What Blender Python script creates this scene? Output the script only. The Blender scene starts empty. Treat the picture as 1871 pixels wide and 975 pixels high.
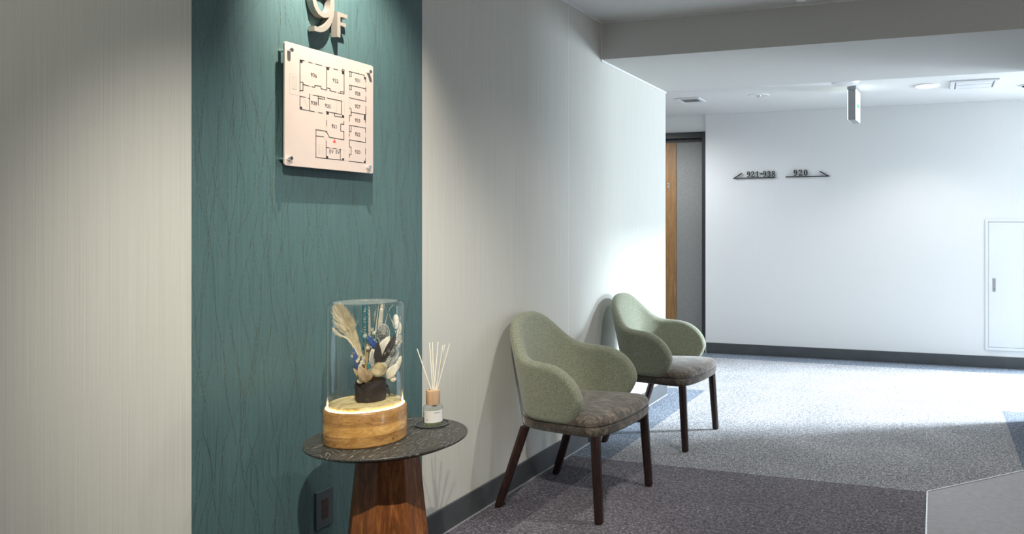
import bpy, bmesh, math, random
from math import sin, cos, pi, radians
from mathutils import Vector, Matrix
random.seed(7)
sc = bpy.context.scene
C = sc.collection

# ---------------------------------------------------------------- camera
cam = bpy.data.cameras.new('camera')
cam.sensor_width = 36.0
cam.lens = 1368.5 / 1871 * 36.0
cam.shift_x = -(1275 - 935.5) / 1871
cam.shift_y = -(487.5 - 414) / 1871
cam.clip_start = 0.02
camo = bpy.data.objects.new('camera', cam)
C.objects.link(camo)
camo.location = (1.867, 0.0, 1.22)
camo.rotation_euler = (pi / 2, 0, radians(17.558))
sc.camera = camo

# ---------------------------------------------------------------- world, exposure
w = bpy.data.worlds.new('world')
sc.world = w
w.use_nodes = True
w.node_tree.nodes['Background'].inputs[0].default_value = (0.75, 0.85, 1.0, 1)
w.node_tree.nodes['Background'].inputs[1].default_value = 0.6
sc.view_settings.view_transform = 'Standard'
sc.view_settings.look = 'None'
sc.view_settings.gamma = 1.0
sc.view_settings.use_curve_mapping = False
sc.view_settings.exposure = 0.0

# ---------------------------------------------------------------- lights
def area(name, loc, target, sx, sy, power, col, spread=180):
    l = bpy.data.lights.new(name, 'AREA')
    l.shape = 'RECTANGLE'; l.size = sx; l.size_y = sy
    l.energy = power; l.color = col; l.spread = radians(spread)
    o = bpy.data.objects.new(name, l); C.objects.link(o)
    o.location = loc
    o.rotation_euler = (Vector(target) - Vector(loc)).to_track_quat('-Z', 'Y').to_euler()
    return o
def spot(name, loc, target, power, col, angle, blend=0.5, radius=0.02):
    l = bpy.data.lights.new(name, 'SPOT')
    l.energy = power; l.color = col; l.spot_size = radians(angle); l.spot_blend = blend
    l.shadow_soft_size = radius
    o = bpy.data.objects.new(name, l); C.objects.link(o)
    o.location = loc
    o.rotation_euler = (Vector(target) - Vector(loc)).to_track_quat('-Z', 'Y').to_euler()
    return o
DAY = (0.80, 0.91, 1.0)
WARM = (1.0, 0.80, 0.55)
# high daylight for the floor patch, through an unseen atrium added beyond the corridor
area('atrium_daylight', (8.10, 7.6, 4.5), (1.4, 5.5, 0.0), 1.5, 1.3, 1150, DAY, 100)
area('atrium_low_fill', (8.10, 8.3, 1.35), (0, 5.4, 1.2), 2.1, 1.5, 850, DAY)  # low light added to lift the left wall near the corner
# soft fill added from the lift lobby side, behind an unseen window opening
area('lobby_fill', (5.45, 1.7, 1.75), (0, 2.3, 1.0), 0.7, 0.9, 24, (1.0, 0.96, 0.9))
# recessed ceiling spotlights, the last one an added fill: x, y, z, label, target, power, colour, cone, blend, radius
LAMPS = [
 (.36, 1.75, 2.418, 'recessed ceiling spotlight above the floor plan board', (0, 1.97, 1.80), 125, (1.0,.90,.76), 66, 1.0, .010),
 (.60, 0.30, 2.418, 'recessed ceiling spotlight near the grey left wall', (.0, .85, 1.3), 24, (1.0,.95,.82), 105, 1.0, .03),
 (1.38, 0.60, 2.418, 'recessed ceiling spotlight in the middle of the passage', (.05, 2.12, .48), 230, (1.0,.94,.82), 52, .9, .012),
 (1.55, 3.02, 2.418, 'recessed ceiling spotlight in front of the nearer armchair', (1.2, 3.0, 0), 65, (1.0,.96,.90), 125, .7, .02),
 (-1.0, 6.05, 2.306, 'added fill spotlight in the corridor stretch hidden behind the left wall', (-.7, 6.1, 0), 120, (.93,.97,1.0), 160, .6, .05),  # unseen lamp added to brighten the left part of the far wall
]
WALL_LINES = [[(55.7, 323.8), (72.2, 323.9)], [(88.9, 323.7), (102.0, 323.3)], [(116.5, 323.6), (140.6, 323.5)], [(157.0, 322.6), (172.1, 323.3)], [(55.7, 323.8), (55.7, 227.0)], [(55.7, 256.6), (67.1, 257.6), (67.1, 232.0), (55.7, 230.7)], [(67.1, 251.5), (90.2, 250.5)], [(102.0, 250.5), (112.5, 251.0), (112.5, 257.2), (137.4, 257.5), (137.4, 250.7), (159.7, 250.2)], [(173.5, 251.1), (197.4, 250.3)], [(208.8, 250.0), (217.4, 250.0), (217.4, 255.9), (233.3, 256.4)], [(217.4, 250.0), (233.3, 250.5)], [(159.7, 322.5), (159.7, 250.2)], [(160.5, 257.4), (173.5, 257.5), (173.5, 251.1)], [(188.9, 323.1), (205.9, 323.2)], [(221.7, 323.6), (233.3, 323.7)], [(225.4, 324.3), (225.4, 328.7), (233.3, 328.9)], [(233.3, 328.9), (233.3, 250.5)], [(55.7, 213.8), (74.8, 213.4)], [(55.7, 213.8), (55.7, 175.0)], [(55.7, 175.0), (109.9, 174.8)], [(127.2, 174.8), (142.0, 174.9)], [(88.4, 213.0), (92.3, 213.0)], [(92.3, 226.1), (92.3, 176.4)], [(105.9, 225.6), (150.7, 225.9), (150.7, 219.6), (127.2, 219.3)], [(162.5, 225.7), (221.7, 225.4)], [(125.8, 225.4), (125.8, 200.2), (128.5, 198.5)], [(221.1, 225.3), (221.1, 182.4)], [(158.3, 182.5), (223.1, 182.0)], [(256.2, 328.2), (323.8, 328.6), (323.8, 323.4)], [(330.4, 315.1), (330.4, 307.1)], [(330.4, 290.1), (330.4, 274.2)], [(330.4, 257.1), (330.4, 241.2)], [(330.4, 224.1), (330.4, 195.7)], [(256.2, 283.5), (330.4, 284.4)], [(256.2, 242.0), (330.4, 241.9)], [(257.7, 328.0), (257.7, 312.6)], [(257.7, 283.8), (257.7, 268.3)], [(264.9, 327.2), (264.9, 313.5), (257.7, 313.0)], [(264.9, 282.9), (264.9, 269.6), (257.7, 269.2)], [(256.8, 208.5), (263.7, 208.2), (263.7, 189.6)], [(264.3, 195.9), (330.4, 196.4)], [(159.5, 154.5), (159.5, 137.8)], [(192.6, 182.5), (192.6, 173.1), (232.3, 173.6)], [(232.3, 160.9), (232.3, 151.3), (218.7, 151.1), (218.7, 128.4), (232.3, 127.8), (232.3, 101.6), (171.0, 102.6), (158.7, 120.0), (116.5, 120.3), (116.5, 33.9), (232.3, 35.0)], [(116.5, 100.7), (147.3, 101.7)], [(158.1, 90.1), (158.1, 35.8)], [(158.7, 69.1), (173.0, 68.7)], [(185.6, 69.1), (199.4, 69.1)], [(212.7, 68.9), (218.7, 68.8)], [(217.2, 69.3), (217.2, 35.3)], [(253.7, 33.8), (329.9, 33.8)], [(329.2, 152.6), (329.2, 137.2)], [(329.2, 119.4), (329.2, 102.8)], [(329.2, 81.5), (329.2, 63.8)], [(329.2, 48.4), (329.2, 33.7)], [(329.2, 199.9), (329.2, 170.3)], [(256.2, 152.1), (329.2, 151.4)], [(256.2, 103.8), (329.2, 103.3)], [(264.5, 199.8), (264.5, 184.1), (256.2, 184.3)], [(256.2, 180.2), (256.2, 165.2)], [(263.9, 151.7), (263.9, 130.9), (256.2, 130.7)], [(256.2, 152.1), (256.2, 129.5)], [(256.2, 123.8), (256.2, 115.7)], [(256.2, 103.8), (256.2, 80.7), (263.9, 80.8), (263.9, 56.6), (256.2, 56.6)], [(256.2, 56.6), (256.2, 46.7)]]
THIN_LINES = [[(55.7, 323.4), (157.0, 322.6)], [(172.1, 323.3), (221.7, 323.6)], [(233.3, 328.0), (256.2, 328.2)], [(18.0, 275.1), (50.7, 276.0), (50.7, 214.3)], [(18.0, 275.1), (18.0, 214.5), (55.7, 214.8)], [(27.0, 268.4), (44.4, 268.7), (44.4, 231.2), (27.0, 231.2), (27.0, 268.4)], [(31.2, 268.2), (31.2, 231.3)], [(35.7, 268.4), (35.7, 231.3)], [(40.2, 268.7), (40.2, 231.2)], [(55.7, 227.0), (55.7, 213.8)], [(74.8, 213.4), (88.4, 213.0)], [(92.3, 226.1), (105.9, 225.6)], [(150.7, 225.9), (162.5, 225.7)], [(221.7, 225.4), (234.2, 225.2), (234.2, 183.1)], [(201.6, 225.0), (201.6, 182.8)], [(128.5, 198.5), (128.5, 176.5)], [(109.9, 174.8), (127.2, 174.8)], [(142.0, 174.9), (158.3, 174.5)], [(256.5, 312.3), (256.5, 188.5)], [(330.4, 307.1), (330.4, 195.7)], [(90.2, 250.5), (102.0, 250.5)], [(197.4, 250.3), (208.8, 250.0)], [(70.9, 207.1), (83.8, 185.4)], [(159.5, 173.3), (159.5, 122.3)], [(232.3, 174.1), (232.3, 160.9)], [(147.3, 101.7), (158.1, 90.1)], [(218.7, 68.8), (233.2, 69.1), (233.2, 42.4)], [(233.2, 35.1), (253.7, 33.8)], [(127.6, 76.9), (127.6, 44.1)], [(131.8, 77.3), (131.8, 43.8)], [(137.4, 77.9), (137.4, 43.9)], [(142.5, 78.4), (142.5, 43.7)], [(148.7, 79.1), (148.7, 43.8)], [(329.2, 176.2), (329.2, 33.7)], [(256.2, 165.2), (256.2, 37.5)], [(158.7, 68.0), (212.7, 68.4)], [(200.8, 192.7), (200.8, 183.2)]]
PILLARS = [(55.7, 322.8, 64.6, 315.5), (160.5, 321.2, 169.4, 314.9), (224.0, 322.3, 233.3, 314.0), (55.7, 182.6, 63.3, 176.4), (158.9, 182.0, 168.5, 173.8), (322.9, 323.2, 331.0, 315.2), (224.1, 180.7, 233.2, 173.8), (158.7, 42.1, 165.8, 35.6), (225.3, 41.2, 233.2, 35.1), (321.7, 41.1, 329.9, 33.8), (322.4, 194.7, 329.9, 177.5), (155.0, 120.0, 160.1, 116.6)]
ROOMS = [('936', 108.6, 287.1), ('932', 196.5, 286.4), ('931', 293.9, 305.6), ('928', 292.9, 261.7), ('927', 292.9, 218.9), ('938', 109.1, 201.2), ('935', 164.7, 200.9), ('925', 292.8, 172.5), ('922', 292.8, 126.5), ('920', 292.8, 67.9), ('921', 192.6, 139.8), ('EV', 179.4, 58.2), ('EV', 206.2, 59.2)]
TRI = [(192.0, 99.4), (185.3, 87.4), (199.4, 87.8)]
SCREWS = [(14.7, 343.9), (340.2, 343.1), (12.7, 22.0), (338.9, 19.8)]
DIGITS = {"9": [[[0.187, -0.007, 0.152, -0.007, 0.126, -0.007], [0.104, -0.003, 0.088, 0.004, 0.072, 0.012], [0.06, 0.021, 0.053, 0.033, 0.046, 0.045], [0.042, 0.057, 0.042, 0.069, 0.042, 0.079], [0.045, 0.087, 0.05, 0.094, 0.056, 0.101], [0.064, 0.105, 0.075, 0.107, 0.081, 0.087], [0.091, 0.07, 0.103, 0.056, 0.116, 0.043], [0.133, 0.036, 0.156, 0.036, 0.214, 0.036], [0.246, 0.101, 0.251, 0.23, 0.241, 0.217], [0.228, 0.207, 0.212, 0.198, 0.197, 0.189], [0.178, 0.185, 0.155, 0.185, 0.117, 0.185], [0.085, 0.197, 0.06, 0.22, 0.036, 0.244], [0.024, 0.278, 0.024, 0.324, 0.024, 0.356], [0.03, 0.384, 0.042, 0.409, 0.054, 0.433], [0.072, 0.452, 0.095, 0.466, 0.118, 0.479], [0.146, 0.486, 0.177, 0.486, 0.21, 0.486], [0.239, 0.478, 0.264, 0.463, 0.289, 0.447], [0.309, 0.423, 0.323, 0.39, 0.338, 0.356], [0.345, 0.313, 0.345, 0.261, 0.345, 0.224], [0.342, 0.189, 0.334, 0.157, 0.327, 0.124], [0.316, 0.096, 0.301, 0.072, 0.285, 0.047], [0.265, 0.028, 0.241, 0.014, 0.216, 0.0]], [[0.142, 0.233, 0.184, 0.233, 0.2, 0.233], [0.213, 0.237, 0.224, 0.245, 0.236, 0.254], [0.244, 0.265, 0.251, 0.278, 0.25, 0.335], [0.244, 0.377, 0.231, 0.403, 0.218, 0.428], [0.202, 0.441, 0.181, 0.441, 0.162, 0.441], [0.147, 0.432, 0.137, 0.413, 0.126, 0.394], [0.121, 0.365, 0.121, 0.328, 0.121, 0.265]]], "2": [[[0.129, 0.0, 0.024, 0.0, 0.024, 0.023], [0.024, 0.046, 0.024, 0.069, 0.057, 0.103], [0.09, 0.137, 0.123, 0.171, 0.151, 0.199], [0.172, 0.224, 0.187, 0.245, 0.201, 0.267], [0.212, 0.287, 0.218, 0.307, 0.223, 0.327], [0.226, 0.348, 0.226, 0.371, 0.226, 0.397], [0.222, 0.416, 0.212, 0.427, 0.203, 0.439], [0.19, 0.445, 0.174, 0.445, 0.151, 0.445], [0.135, 0.436, 0.126, 0.416, 0.117, 0.397], [0.112, 0.368, 0.112, 0.329, 0.087, 0.329], [0.066, 0.334, 0.05, 0.344, 0.034, 0.354], [0.026, 0.371, 0.026, 0.396, 0.026, 0.412], [0.032, 0.427, 0.043, 0.441, 0.054, 0.454], [0.07, 0.466, 0.092, 0.474, 0.114, 0.482], [0.141, 0.486, 0.174, 0.486, 0.224, 0.486], [0.262, 0.476, 0.288, 0.456, 0.315, 0.436], [0.328, 0.409, 0.328, 0.375, 0.328, 0.359], [0.325, 0.344, 0.319, 0.329, 0.314, 0.314], [0.304, 0.298, 0.291, 0.281, 0.278, 0.263], [0.261, 0.243, 0.238, 0.22, 0.216, 0.197], [0.188, 0.169, 0.154, 0.138, 0.132, 0.116], [0.11, 0.095, 0.087, 0.074, 0.139, 0.074], [0.192, 0.074, 0.244, 0.074, 0.258, 0.074], [0.27, 0.078, 0.279, 0.086, 0.289, 0.094], [0.296, 0.105, 0.3, 0.12, 0.301, 0.127], [0.303, 0.134, 0.305, 0.141, 0.318, 0.141], [0.331, 0.141, 0.345, 0.141, 0.343, 0.094], [0.342, 0.047, 0.341, 0.0, 0.235, 0.0]]], "1": [[[0.158, 0.0, 0.065, 0.0, 0.065, 0.012], [0.065, 0.024, 0.065, 0.036, 0.084, 0.036], [0.102, 0.036, 0.12, 0.036, 0.132, 0.036], [0.14, 0.039, 0.146, 0.045, 0.151, 0.051], [0.154, 0.063, 0.154, 0.079, 0.154, 0.191], [0.154, 0.304, 0.154, 0.416, 0.137, 0.395], [0.121, 0.378, 0.108, 0.365, 0.094, 0.352], [0.081, 0.346, 0.067, 0.346, 0.056, 0.346], [0.047, 0.35, 0.04, 0.359, 0.032, 0.368], [0.028, 0.38, 0.028, 0.396, 0.042, 0.399], [0.057, 0.405, 0.074, 0.412, 0.09, 0.419], [0.11, 0.431, 0.132, 0.447, 0.147, 0.459], [0.163, 0.471, 0.179, 0.482, 0.204, 0.482], [0.229, 0.482, 0.254, 0.482, 0.254, 0.348], [0.254, 0.214, 0.254, 0.079, 0.254, 0.065], [0.256, 0.055, 0.261, 0.047, 0.265, 0.039], [0.274, 0.036, 0.288, 0.036, 0.306, 0.036], [0.324, 0.036, 0.343, 0.036, 0.343, 0.024], [0.343, 0.012, 0.343, 0.0, 0.25, 0.0]]], "3": [[[0.186, -0.007, 0.163, -0.007, 0.13, -0.007], [0.102, -0.003, 0.081, 0.005, 0.06, 0.012], [0.044, 0.022, 0.034, 0.035, 0.024, 0.047], [0.019, 0.06, 0.019, 0.074, 0.019, 0.091], [0.025, 0.104, 0.036, 0.113, 0.047, 0.122], [0.061, 0.126, 0.076, 0.126, 0.076, 0.098], [0.084, 0.076, 0.099, 0.062, 0.114, 0.047], [0.134, 0.04, 0.158, 0.04, 0.173, 0.04], [0.187, 0.043, 0.199, 0.049, 0.212, 0.055], [0.222, 0.065, 0.23, 0.079, 0.237, 0.094], [0.241, 0.113, 0.241, 0.139, 0.241, 0.165], [0.232, 0.186, 0.214, 0.202, 0.196, 0.219], [0.171, 0.227, 0.137, 0.227, 0.123, 0.227], [0.109, 0.227, 0.095, 0.227, 0.095, 0.241], [0.095, 0.255, 0.095, 0.269, 0.11, 0.269], [0.125, 0.269, 0.14, 0.269, 0.169, 0.269], [0.19, 0.278, 0.204, 0.296, 0.218, 0.314], [0.225, 0.338, 0.225, 0.367, 0.225, 0.392], [0.22, 0.411, 0.211, 0.424, 0.201, 0.438], [0.188, 0.445, 0.169, 0.445, 0.153, 0.445], [0.141, 0.44, 0.133, 0.43, 0.124, 0.42], [0.119, 0.407, 0.116, 0.391, 0.113, 0.375], [0.111, 0.359, 0.111, 0.341, 0.084, 0.341], [0.062, 0.346, 0.047, 0.356, 0.032, 0.365], [0.024, 0.38, 0.024, 0.401, 0.024, 0.425], [0.037, 0.445, 0.062, 0.461, 0.087, 0.478], [0.124, 0.486, 0.173, 0.486, 0.221, 0.486], [0.258, 0.477, 0.286, 0.458, 0.314, 0.439], [0.328, 0.412, 0.328, 0.377, 0.328, 0.347], [0.318, 0.322, 0.298, 0.301, 0.278, 0.281], [0.254, 0.266, 0.225, 0.256, 0.243, 0.253], [0.261, 0.247, 0.279, 0.238, 0.298, 0.229], [0.313, 0.217, 0.326, 0.201, 0.338, 0.185], [0.345, 0.164, 0.345, 0.138, 0.345, 0.111], [0.339, 0.088, 0.329, 0.07, 0.319, 0.051], [0.306, 0.036, 0.288, 0.025, 0.271, 0.014], [0.252, 0.006, 0.23, 0.001, 0.209, -0.004]]], "8": [[[0.238, -0.007, 0.183, -0.007, 0.146, -0.007], [0.116, -0.001, 0.091, 0.011, 0.067, 0.022], [0.049, 0.038, 0.038, 0.057, 0.026, 0.077], [0.02, 0.099, 0.02, 0.122, 0.02, 0.151], [0.029, 0.175, 0.047, 0.193, 0.065, 0.211], [0.089, 0.228, 0.119, 0.242, 0.092, 0.258], [0.071, 0.276, 0.057, 0.296, 0.043, 0.315], [0.036, 0.338, 0.036, 0.364, 0.036, 0.385], [0.041, 0.405, 0.05, 0.423, 0.06, 0.442], [0.077, 0.457, 0.099, 0.469, 0.122, 0.48], [0.153, 0.486, 0.191, 0.486, 0.239, 0.486], [0.275, 0.475, 0.299, 0.453, 0.322, 0.431], [0.334, 0.403, 0.334, 0.369, 0.334, 0.342], [0.326, 0.321, 0.31, 0.305, 0.294, 0.289], [0.272, 0.274, 0.244, 0.26, 0.284, 0.241], [0.313, 0.221, 0.33, 0.199, 0.347, 0.178], [0.355, 0.154, 0.355, 0.127, 0.355, 0.085], [0.34, 0.052, 0.31, 0.029, 0.28, 0.005]], [[0.18, 0.293, 0.203, 0.283, 0.219, 0.292], [0.231, 0.304, 0.239, 0.317, 0.246, 0.33], [0.25, 0.348, 0.25, 0.37, 0.25, 0.383], [0.247, 0.395, 0.243, 0.407, 0.238, 0.419], [0.231, 0.428, 0.222, 0.436, 0.213, 0.443], [0.201, 0.447, 0.187, 0.447, 0.169, 0.447], [0.155, 0.44, 0.145, 0.426, 0.135, 0.411], [0.13, 0.394, 0.13, 0.372, 0.13, 0.349], [0.137, 0.331, 0.149, 0.318, 0.162, 0.305]], [[0.164, 0.032, 0.187, 0.032, 0.21, 0.032], [0.228, 0.039, 0.241, 0.055, 0.255, 0.071], [0.262, 0.091, 0.262, 0.116, 0.262, 0.137], [0.254, 0.156, 0.239, 0.17, 0.223, 0.185], [0.198, 0.2, 0.164, 0.216, 0.149, 0.206], [0.136, 0.193, 0.126, 0.178, 0.116, 0.163], [0.111, 0.143, 0.111, 0.12, 0.111, 0.094], [0.118, 0.072, 0.132, 0.056, 0.146, 0.04]]], "0": [[[0.227, -0.007, 0.188, -0.007, 0.147, -0.007], [0.115, 0.004, 0.091, 0.024, 0.066, 0.045], [0.049, 0.074, 0.039, 0.111, 0.028, 0.148], [0.023, 0.191, 0.023, 0.241, 0.023, 0.291], [0.028, 0.334, 0.039, 0.371, 0.049, 0.407], [0.066, 0.436, 0.091, 0.456, 0.115, 0.476], [0.148, 0.486, 0.189, 0.486, 0.228, 0.486], [0.259, 0.476, 0.283, 0.456, 0.307, 0.436], [0.325, 0.407, 0.336, 0.37, 0.347, 0.333], [0.353, 0.29, 0.353, 0.24, 0.353, 0.191], [0.347, 0.147, 0.336, 0.11, 0.325, 0.074], [0.307, 0.045, 0.283, 0.024, 0.259, 0.004]], [[0.163, 0.037, 0.188, 0.037, 0.213, 0.037], [0.229, 0.055, 0.237, 0.091, 0.245, 0.126], [0.248, 0.176, 0.248, 0.24, 0.248, 0.304], [0.245, 0.354, 0.237, 0.39, 0.229, 0.425], [0.213, 0.443, 0.189, 0.443, 0.164, 0.443], [0.147, 0.425, 0.139, 0.39, 0.131, 0.354], [0.127, 0.304, 0.127, 0.24, 0.127, 0.176], [0.131, 0.126, 0.139, 0.091, 0.147, 0.055]]]}

# ---------------------------------------------------------------- helpers
class MB:
    def __init__(self): self.v = []; self.f = []
    def box(self, a, b):
        n = len(self.v); (x0, y0, z0), (x1, y1, z1) = a, b
        self.v += [(x0,y0,z0),(x1,y0,z0),(x1,y1,z0),(x0,y1,z0),(x0,y0,z1),(x1,y0,z1),(x1,y1,z1),(x0,y1,z1)]
        self.f += [tuple(n+i for i in q) for q in ((0,3,2,1),(4,5,6,7),(0,1,5,4),(1,2,6,5),(2,3,7,6),(3,0,4,7))]
        return self
    def loft(self, rings, close=True, cap=True):
        n = len(self.v); m = len(rings[0])
        for r in rings: self.v += [tuple(p) for p in r]
        for i in range(len(rings) - 1):
            for j in range(m if close else m - 1):
                k = (j + 1) % m
                self.f.append((n+i*m+j, n+i*m+k, n+(i+1)*m+k, n+(i+1)*m+j))
        if cap:
            self.f.append(tuple(n + j for j in reversed(range(m))))
            self.f.append(tuple(n + (len(rings)-1)*m + j for j in range(m)))
        return self
    def lathe(self, prof, c=(0,0,0), seg=48, cap=True, rot=0):
        return self.loft([[(c[0]+r*cos(rot+2*pi*j/seg), c[1]+r*sin(rot+2*pi*j/seg), c[2]+z) for j in range(seg)] for r, z in prof], cap=cap)
    def tube(self, pts, rad, seg=6):
        pts = [Vector(p) for p in pts]; rings = []
        for i, p in enumerate(pts):
            t = (pts[min(i+1, len(pts)-1)] - pts[max(i-1, 0)]).normalized()
            up = Vector((0,0,1)) if abs(t.z) < .9 else Vector((1,0,0))
            a = t.cross(up).normalized(); b = t.cross(a).normalized()
            r = rad[i] if isinstance(rad, (list, tuple)) else rad
            rings.append([p + r*(cos(2*pi*j/seg)*a + sin(2*pi*j/seg)*b) for j in range(seg)])
        return self.loft(rings)
    def prism(self, poly, fn, d0, d1):
        """poly: 2-D outline; fn(u, v, d) -> 3-D point"""
        return self.loft([[fn(u, v, d0) for u, v in poly], [fn(u, v, d1) for u, v in poly]])
    def build(self, name, mat, parent=None, smooth=False, bevel=0, auto=None):
        me = bpy.data.meshes.new(name)
        me.from_pydata(self.v, [], self.f)
        bm = bmesh.new(); bm.from_mesh(me)
        bmesh.ops.recalc_face_normals(bm, faces=bm.faces); bm.to_mesh(me); bm.free()
        if smooth or auto:
            for p in me.polygons: p.use_smooth = True
        me.materials.append(mat)
        o = bpy.data.objects.new(name, me); C.objects.link(o)
        if parent: o.parent = parent
        if bevel:
            b = o.modifiers.new('bevel', 'BEVEL'); b.width = bevel; b.segments = 2; b.limit_method = 'ANGLE'; b.angle_limit = radians(40)
        if auto:
            e = o.modifiers.new('split', 'EDGE_SPLIT'); e.split_angle = radians(auto)
        return o

def tag(o, label, cat, group=None, kind=None):
    o['label'] = label; o['category'] = cat
    if group: o['group'] = group
    if kind: o['kind'] = kind
    return o
def empty(name, loc, label=None, cat=None, rz=0, group=None):
    o = bpy.data.objects.new(name, None); C.objects.link(o)
    o.location = loc; o.rotation_euler = (0, 0, rz); o.empty_display_size = .05
    if label: tag(o, label, cat, group)
    return o
def struct(o, label=None):
    o['kind'] = 'structure'
    if label: o['label'] = label; o['category'] = o.name.split('.')[0].split('_')[0]
    return o
def copy_tree(o, parent=None):
    c = o.copy(); C.objects.link(c); c.parent = parent
    for ch in [x for x in bpy.data.objects if x.parent == o]: copy_tree(ch, c)
    return c
def catmull(P, n=8, closed=False):
    out = []; m = len(P)
    for i in range(m if closed else m - 1):
        g = (lambda k: P[k % m]) if closed else (lambda k: P[max(0, min(m-1, k))])
        p0, p1, p2, p3 = g(i-1), g(i), g(i+1), g(i+2)
        for j in range(n):
            t = j / n
            out.append(tuple(.5*((2*b)+(-a+c)*t+(2*a-5*b+4*c-d)*t*t+(-a+3*b-3*c+d)*t**3) for a, b, c, d in zip(p0,p1,p2,p3)))
    if not closed: out.append(tuple(P[-1]))
    return out

class N:
    """small node-tree writer"""
    def __init__(self, name):
        self.m = bpy.data.materials.new(name); self.m.use_nodes = True
        self.t = self.m.node_tree; self.b = self.t.nodes['Principled BSDF']
    def n(self, typ, **kw):
        x = self.t.nodes.new(typ)
        for k, v in kw.items():
            if k == 'op': x.operation = v
            elif k == 'blend': x.blend_type = v
            elif hasattr(x, k) and k not in x.inputs: setattr(x, k, v)
        return x
    def link(self, a, b): self.t.links.new(a, b)
    def val(self, sock, v):
        if isinstance(v, bpy.types.NodeSocket): self.link(v, sock)
        else: sock.default_value = v
    def math(self, op, a, b=0.0, c=None):
        x = self.t.nodes.new('ShaderNodeMath'); x.operation = op
        self.val(x.inputs[0], a); self.val(x.inputs[1], b)
        if c is not None: self.val(x.inputs[2], c)
        return x.outputs[0]
    def mix(self, f, a, b):
        x = self.t.nodes.new('ShaderNodeMix'); x.data_type = 'RGBA'
        self.val(x.inputs[0], f); self.val(x.inputs[6], a); self.val(x.inputs[7], b)
        return x.outputs[2]
    def pos(self, local=False, scale=(1,1,1)):
        if local: s = self.t.nodes.new('ShaderNodeTexCoord').outputs['Object']
        else: s = self.t.nodes.new('ShaderNodeNewGeometry').outputs['Position']
        mp = self.t.nodes.new('ShaderNodeMapping'); mp.inputs['Scale'].default_value = scale
        self.link(s, mp.inputs['Vector']); return mp.outputs[0]
    def noise(self, vec, scale=5, detail=2, rough=.5, dist=0):
        x = self.t.nodes.new('ShaderNodeTexNoise'); self.link(vec, x.inputs['Vector'])
        x.inputs['Scale'].default_value = scale; x.inputs['Detail'].default_value = detail
        x.inputs['Roughness'].default_value = rough; x.inputs['Distortion'].default_value = dist
        return x.outputs['Fac']
    def ramp(self, fac, stops, interp='LINEAR'):
        x = self.t.nodes.new('ShaderNodeValToRGB'); self.link(fac, x.inputs[0]); r = x.color_ramp; r.interpolation = interp
        while len(r.elements) < len(stops): r.elements.new(.5)
        for e, (p, c) in zip(r.elements, stops):
            e.position = p; e.color = (c[0], c[1], c[2], 1) if len(c) == 3 else c
        return x.outputs[0]
    def bump(self, h, strength=.3, dist=.002):
        x = self.t.nodes.new('ShaderNodeBump'); x.inputs['Strength'].default_value = strength; x.inputs['Distance'].default_value = dist
        self.link(h, x.inputs['Height']); self.link(x.outputs[0], self.b.inputs['Normal'])
    def set(self, col=None, rough=None, metal=None, **kw):
        if col is not None: self.val(self.b.inputs['Base Color'], (*col, 1) if isinstance(col, tuple) and len(col) == 3 else col)
        if rough is not None: self.val(self.b.inputs['Roughness'], rough)
        if metal is not None: self.val(self.b.inputs['Metallic'], metal)
        for k, v in kw.items(): self.val(self.b.inputs[k.replace('_', ' ')], v)
        return self.m
def plain(name, col, rough=.5, metal=0, vary=.06, scale=30, **kw):
    m = N(name); f = m.noise(m.pos(local=True), scale, 3)
    c = m.ramp(f, [(.3, tuple(x*(1-vary) for x in col)), (.7, tuple(min(1, x*(1+vary)) for x in col))])
    return m.set(c, rough, metal, **kw)

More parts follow.
